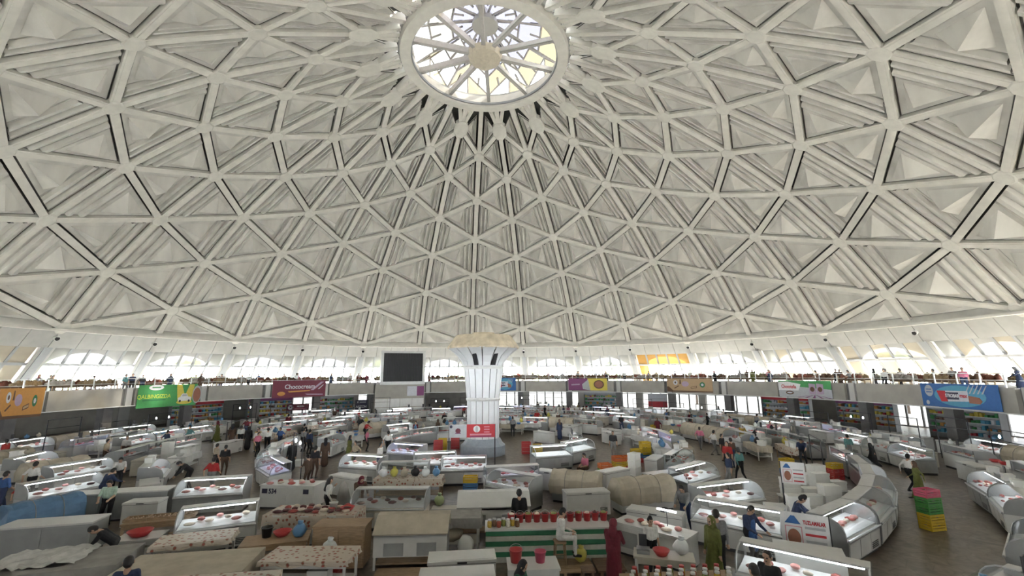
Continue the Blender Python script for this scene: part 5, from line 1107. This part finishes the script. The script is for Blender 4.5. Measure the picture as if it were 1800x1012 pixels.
# people of the rings: sellers behind counters, buyers in the aisles
TOPS = ['white', 'black', 'dark blue', 'grey', 'white', 'red', 'beige', 'blue', 'brown', 'teal', 'maroon', 'white', 'black', 'pink', 'olive green']
BOTS = ['black', 'dark blue', 'black', 'grey', 'brown']
def rand_person(x, y, rz, poses, where, z=0.0):
    p = rnd.choice(poses); k = rnd.random(); t = rnd.choice(TOPS); b = rnd.choice(BOTS); hh = rnd.uniform(.94, 1.05)
    if k < .55: person((x, y, z), rz, p, t, b, 'shirt', 'hair', None, False, where, hh)
    elif k < .72: person((x, y, z), rz, p, t, b, 'long', rnd.choice(('cap', 'hair')), None, False, where, hh)
    else: person((x, y, z), rz, p, rnd.choice(('black', 'maroon', 'olive green', 'brown', 'dark blue', 'mustard', 'grey')), b, 'robe', 'scarf', rnd.choice(('black', 'brown', 'white', 'grey', 'maroon')), False, where, hh)
npl = 0
for r, n, poses, where, pb in ((8.6, 24, ('stand', 'walk', 'phone'), 'in the innermost aisle', .6), (11.9, 26, ('work', 'stand', 'lean', 'bend'), 'behind the inner counters', .75), (15.8, 48, ('stand', 'walk', 'walk', 'phone'), 'in the inner aisle', .62),
        (19.85, 44, ('work', 'lean', 'stand'), 'behind the middle counters', .6), (23.4, 60, ('walk', 'stand', 'walk'), 'in the ring aisle', .55), (26.7, 60, ('work', 'stand', 'lean', 'bend'), 'behind the outer counters', .7), (29.6, 70, ('walk', 'stand', 'phone'), 'in the outer aisle', .75)):
    for i in range(n):
        if rnd.random() > pb: continue
        th = 2*PI*(i+rnd.uniform(-.3, .3))/n; x, y, _ = pol(r+rnd.uniform(-.4, .4), th)
        q = px((x, y, 1)); 
        if CUSTOM(x, y): continue
        if q is None or not (-20 < q[0] < 1820) or q[1] > 835 or busy(x, y, .5, .5, 0, .1): continue
        mark(x, y, .45, .45, 0); rand_person(x, y, rnd.uniform(0, 2*PI), poses, where); npl += 1
print('ring people', npl)
# ------------------------------------------------------------------ mezzanine stalls and people
m_goods = [mat('dried_fruit_heap', (.17, .09, .05), .8, var=.5, scale=10), mat('nut_heap', (.28, .20, .11), .8, var=.4, scale=10), mat('spice_heap', (.24, .08, .05), .8, var=.4, scale=10), mat('sack_cloth', (.34, .31, .27), .9, var=.2)]
@cached
def heap_mesh(seed, k):
    r = random.Random(seed); b = MB()
    for q in range(9): b.blob((-.85+.21*q+r.uniform(-.05, .05), r.uniform(-.15, .2), r.uniform(.05, .15)), (r.uniform(.15, .26), r.uniform(.2, .3), r.uniform(.2, .5)), 1, None, .2, r)
    b.v = [(x, y, max(z, 0.0)) for x, y, z in b.v]; return b.mesh('heap', m_goods[k], True)
for i in range(30):
    for j in range(3):
        th = ang(i)+DPH*(j+.5)/3; x, y, _ = pol(RF+2.0, th)
        if not seen((x, y, 5), 20) or math.hypot(x-CAM[0], y-CAM[1]) < 14: continue
        k = (i*3+j*2) % 4; zl = ('dried fruit', 'nuts', 'spices', 'stuffed sacks')[k]
        if rnd.random() < .88:
            make('goods_table', table_parts(1.9, .9, .8, 'brown', False), 'brown trestle table behind the mezzanine railing', 'table', (x, y, ZF), -th, 'tables behind the mezzanine railing')
            tag(link('goods_heap', heap_mesh(i % 5, k), None, (x, y, ZF+.80), -th), 'heap of %s on a mezzanine table' % zl, 'goods', 'heaps of %s on the mezzanine' % zl, 'stuff')
        x2, y2, _ = pol(RF+5.2, th+.02)
        make('goods_table', table_parts(1.9, .9, .8, 'brown', False), 'brown trestle table in the second mezzanine row', 'table', (x2, y2, ZF), -th, 'tables in the second mezzanine row')
        tag(link('goods_heap', heap_mesh(i % 5, (k+1) % 4), None, (x2, y2, ZF+.80), -th), 'heap of goods in the second mezzanine row', 'goods', 'heaps in the second mezzanine row', 'stuff')
        for q in range(rnd.choice((1, 1, 2, 2))):
            t2 = th+rnd.uniform(-.02, .02)+q*.022; rr = RF+rnd.choice((.8, 3.3, 3.6, 6.6)); xx, yy, _ = pol(rr, t2)
            if abs((t2-tm_scr+PI) % (2*PI)-PI) < .13 and rr < RF+3: continue
            rand_person(xx, yy, -t2+rnd.uniform(-1, 1), ('stand', 'stand', 'walk', 'work'), 'on the mezzanine', ZF)
# shop units under the mezzanine
@cached
def shop_parts(seed):
    r = random.Random(seed+40); sc_ = ('red', 'plum', 'grey', 'blue', 'navy')[seed]; p = [('carcass', MB().box(-2.6, 2.6, .25, .35, 0, 2.7).box(-2.65, -2.6, -.3, .35, 0, 2.7).box(2.6, 2.65, -.3, .35, 0, 2.7).mesh('carcass', m_gy)), ('sign_strip', MB().box(-2.6, 2.6, -.35, -.3, 2.3, 2.75).mesh('sign_strip', I[sc_]))]
    for z in (.4, .9, 1.4, 1.9): p.append(('shelf', MB().box(-2.6, 2.6, -.25, .25, z, z+.04).mesh('shelf', m_wh)))
    for z in (.44, .94, 1.44, 1.94):
        g = MB()
        for q in range(15):
            x = -2.5+.34*q; g.box(x, x+r.uniform(.18, .3), -.15, .15, z, z+r.uniform(.12, .34), r.randrange(4))
        p.append(('shelf_goods', g.mesh('shelf_goods', r.sample([I['red'], I['yellow'], I['white'], I['sky'], I['green'], I['brown'], I['orange'], I['grey']], 4))))
    return p
for i in (-5, -4, -3, -2, 2, 5, 6, 7, 8):
    th = ang(i)+DPH/2; x, y, _ = pol(38.5, th); make('shop_unit', shop_parts(i % 5), 'stocked shop shelf unit with %s sign strip under the mezzanine' % ('red', 'plum', 'grey', 'blue', 'navy')[i % 5], 'shelf', (x, y, 0), -th, 'shop units %d under the mezzanine' % (i % 5))
# trees outside the windows
m_leaf = [mat('sunlit_leaves', (.50, .56, .28), .8, var=.4, scale=3), mat('green_leaves', (.38, .46, .26), .8, var=.4, scale=3)]; m_bark = mat('bark', (.12, .09, .07), .9)
for i in range(12):
    th = math.radians(-78+160*i/11)+rnd.uniform(-.02, .02); r = rnd.uniform(54, 64); p = pol(r, th); H = rnd.uniform(4, 7)
    t = thing('tree', 'leafy tree outside the windows of the hall', 'tree', (p[0], p[1], -.15), 0, 'trees outside the windows'); cr = MB()
    for q in range(14): cr.blob((rnd.uniform(-1.6, 1.6), rnd.uniform(-1.6, 1.6), H+rnd.uniform(-1.5, 1.5)), rnd.uniform(.7, 1.3), 2, None, .22, rnd)
    link('crown', cr.mesh('crown', m_leaf[i % 2]), t); link('trunk', MB().tube([(0, 0, 0), (.1, 0, H)], [.2, .1], 7).mesh('trunk', m_bark), t)

for lab, lst in PN.items():
    if len(lst) > 1:
        for o in lst: o['group'] = lab
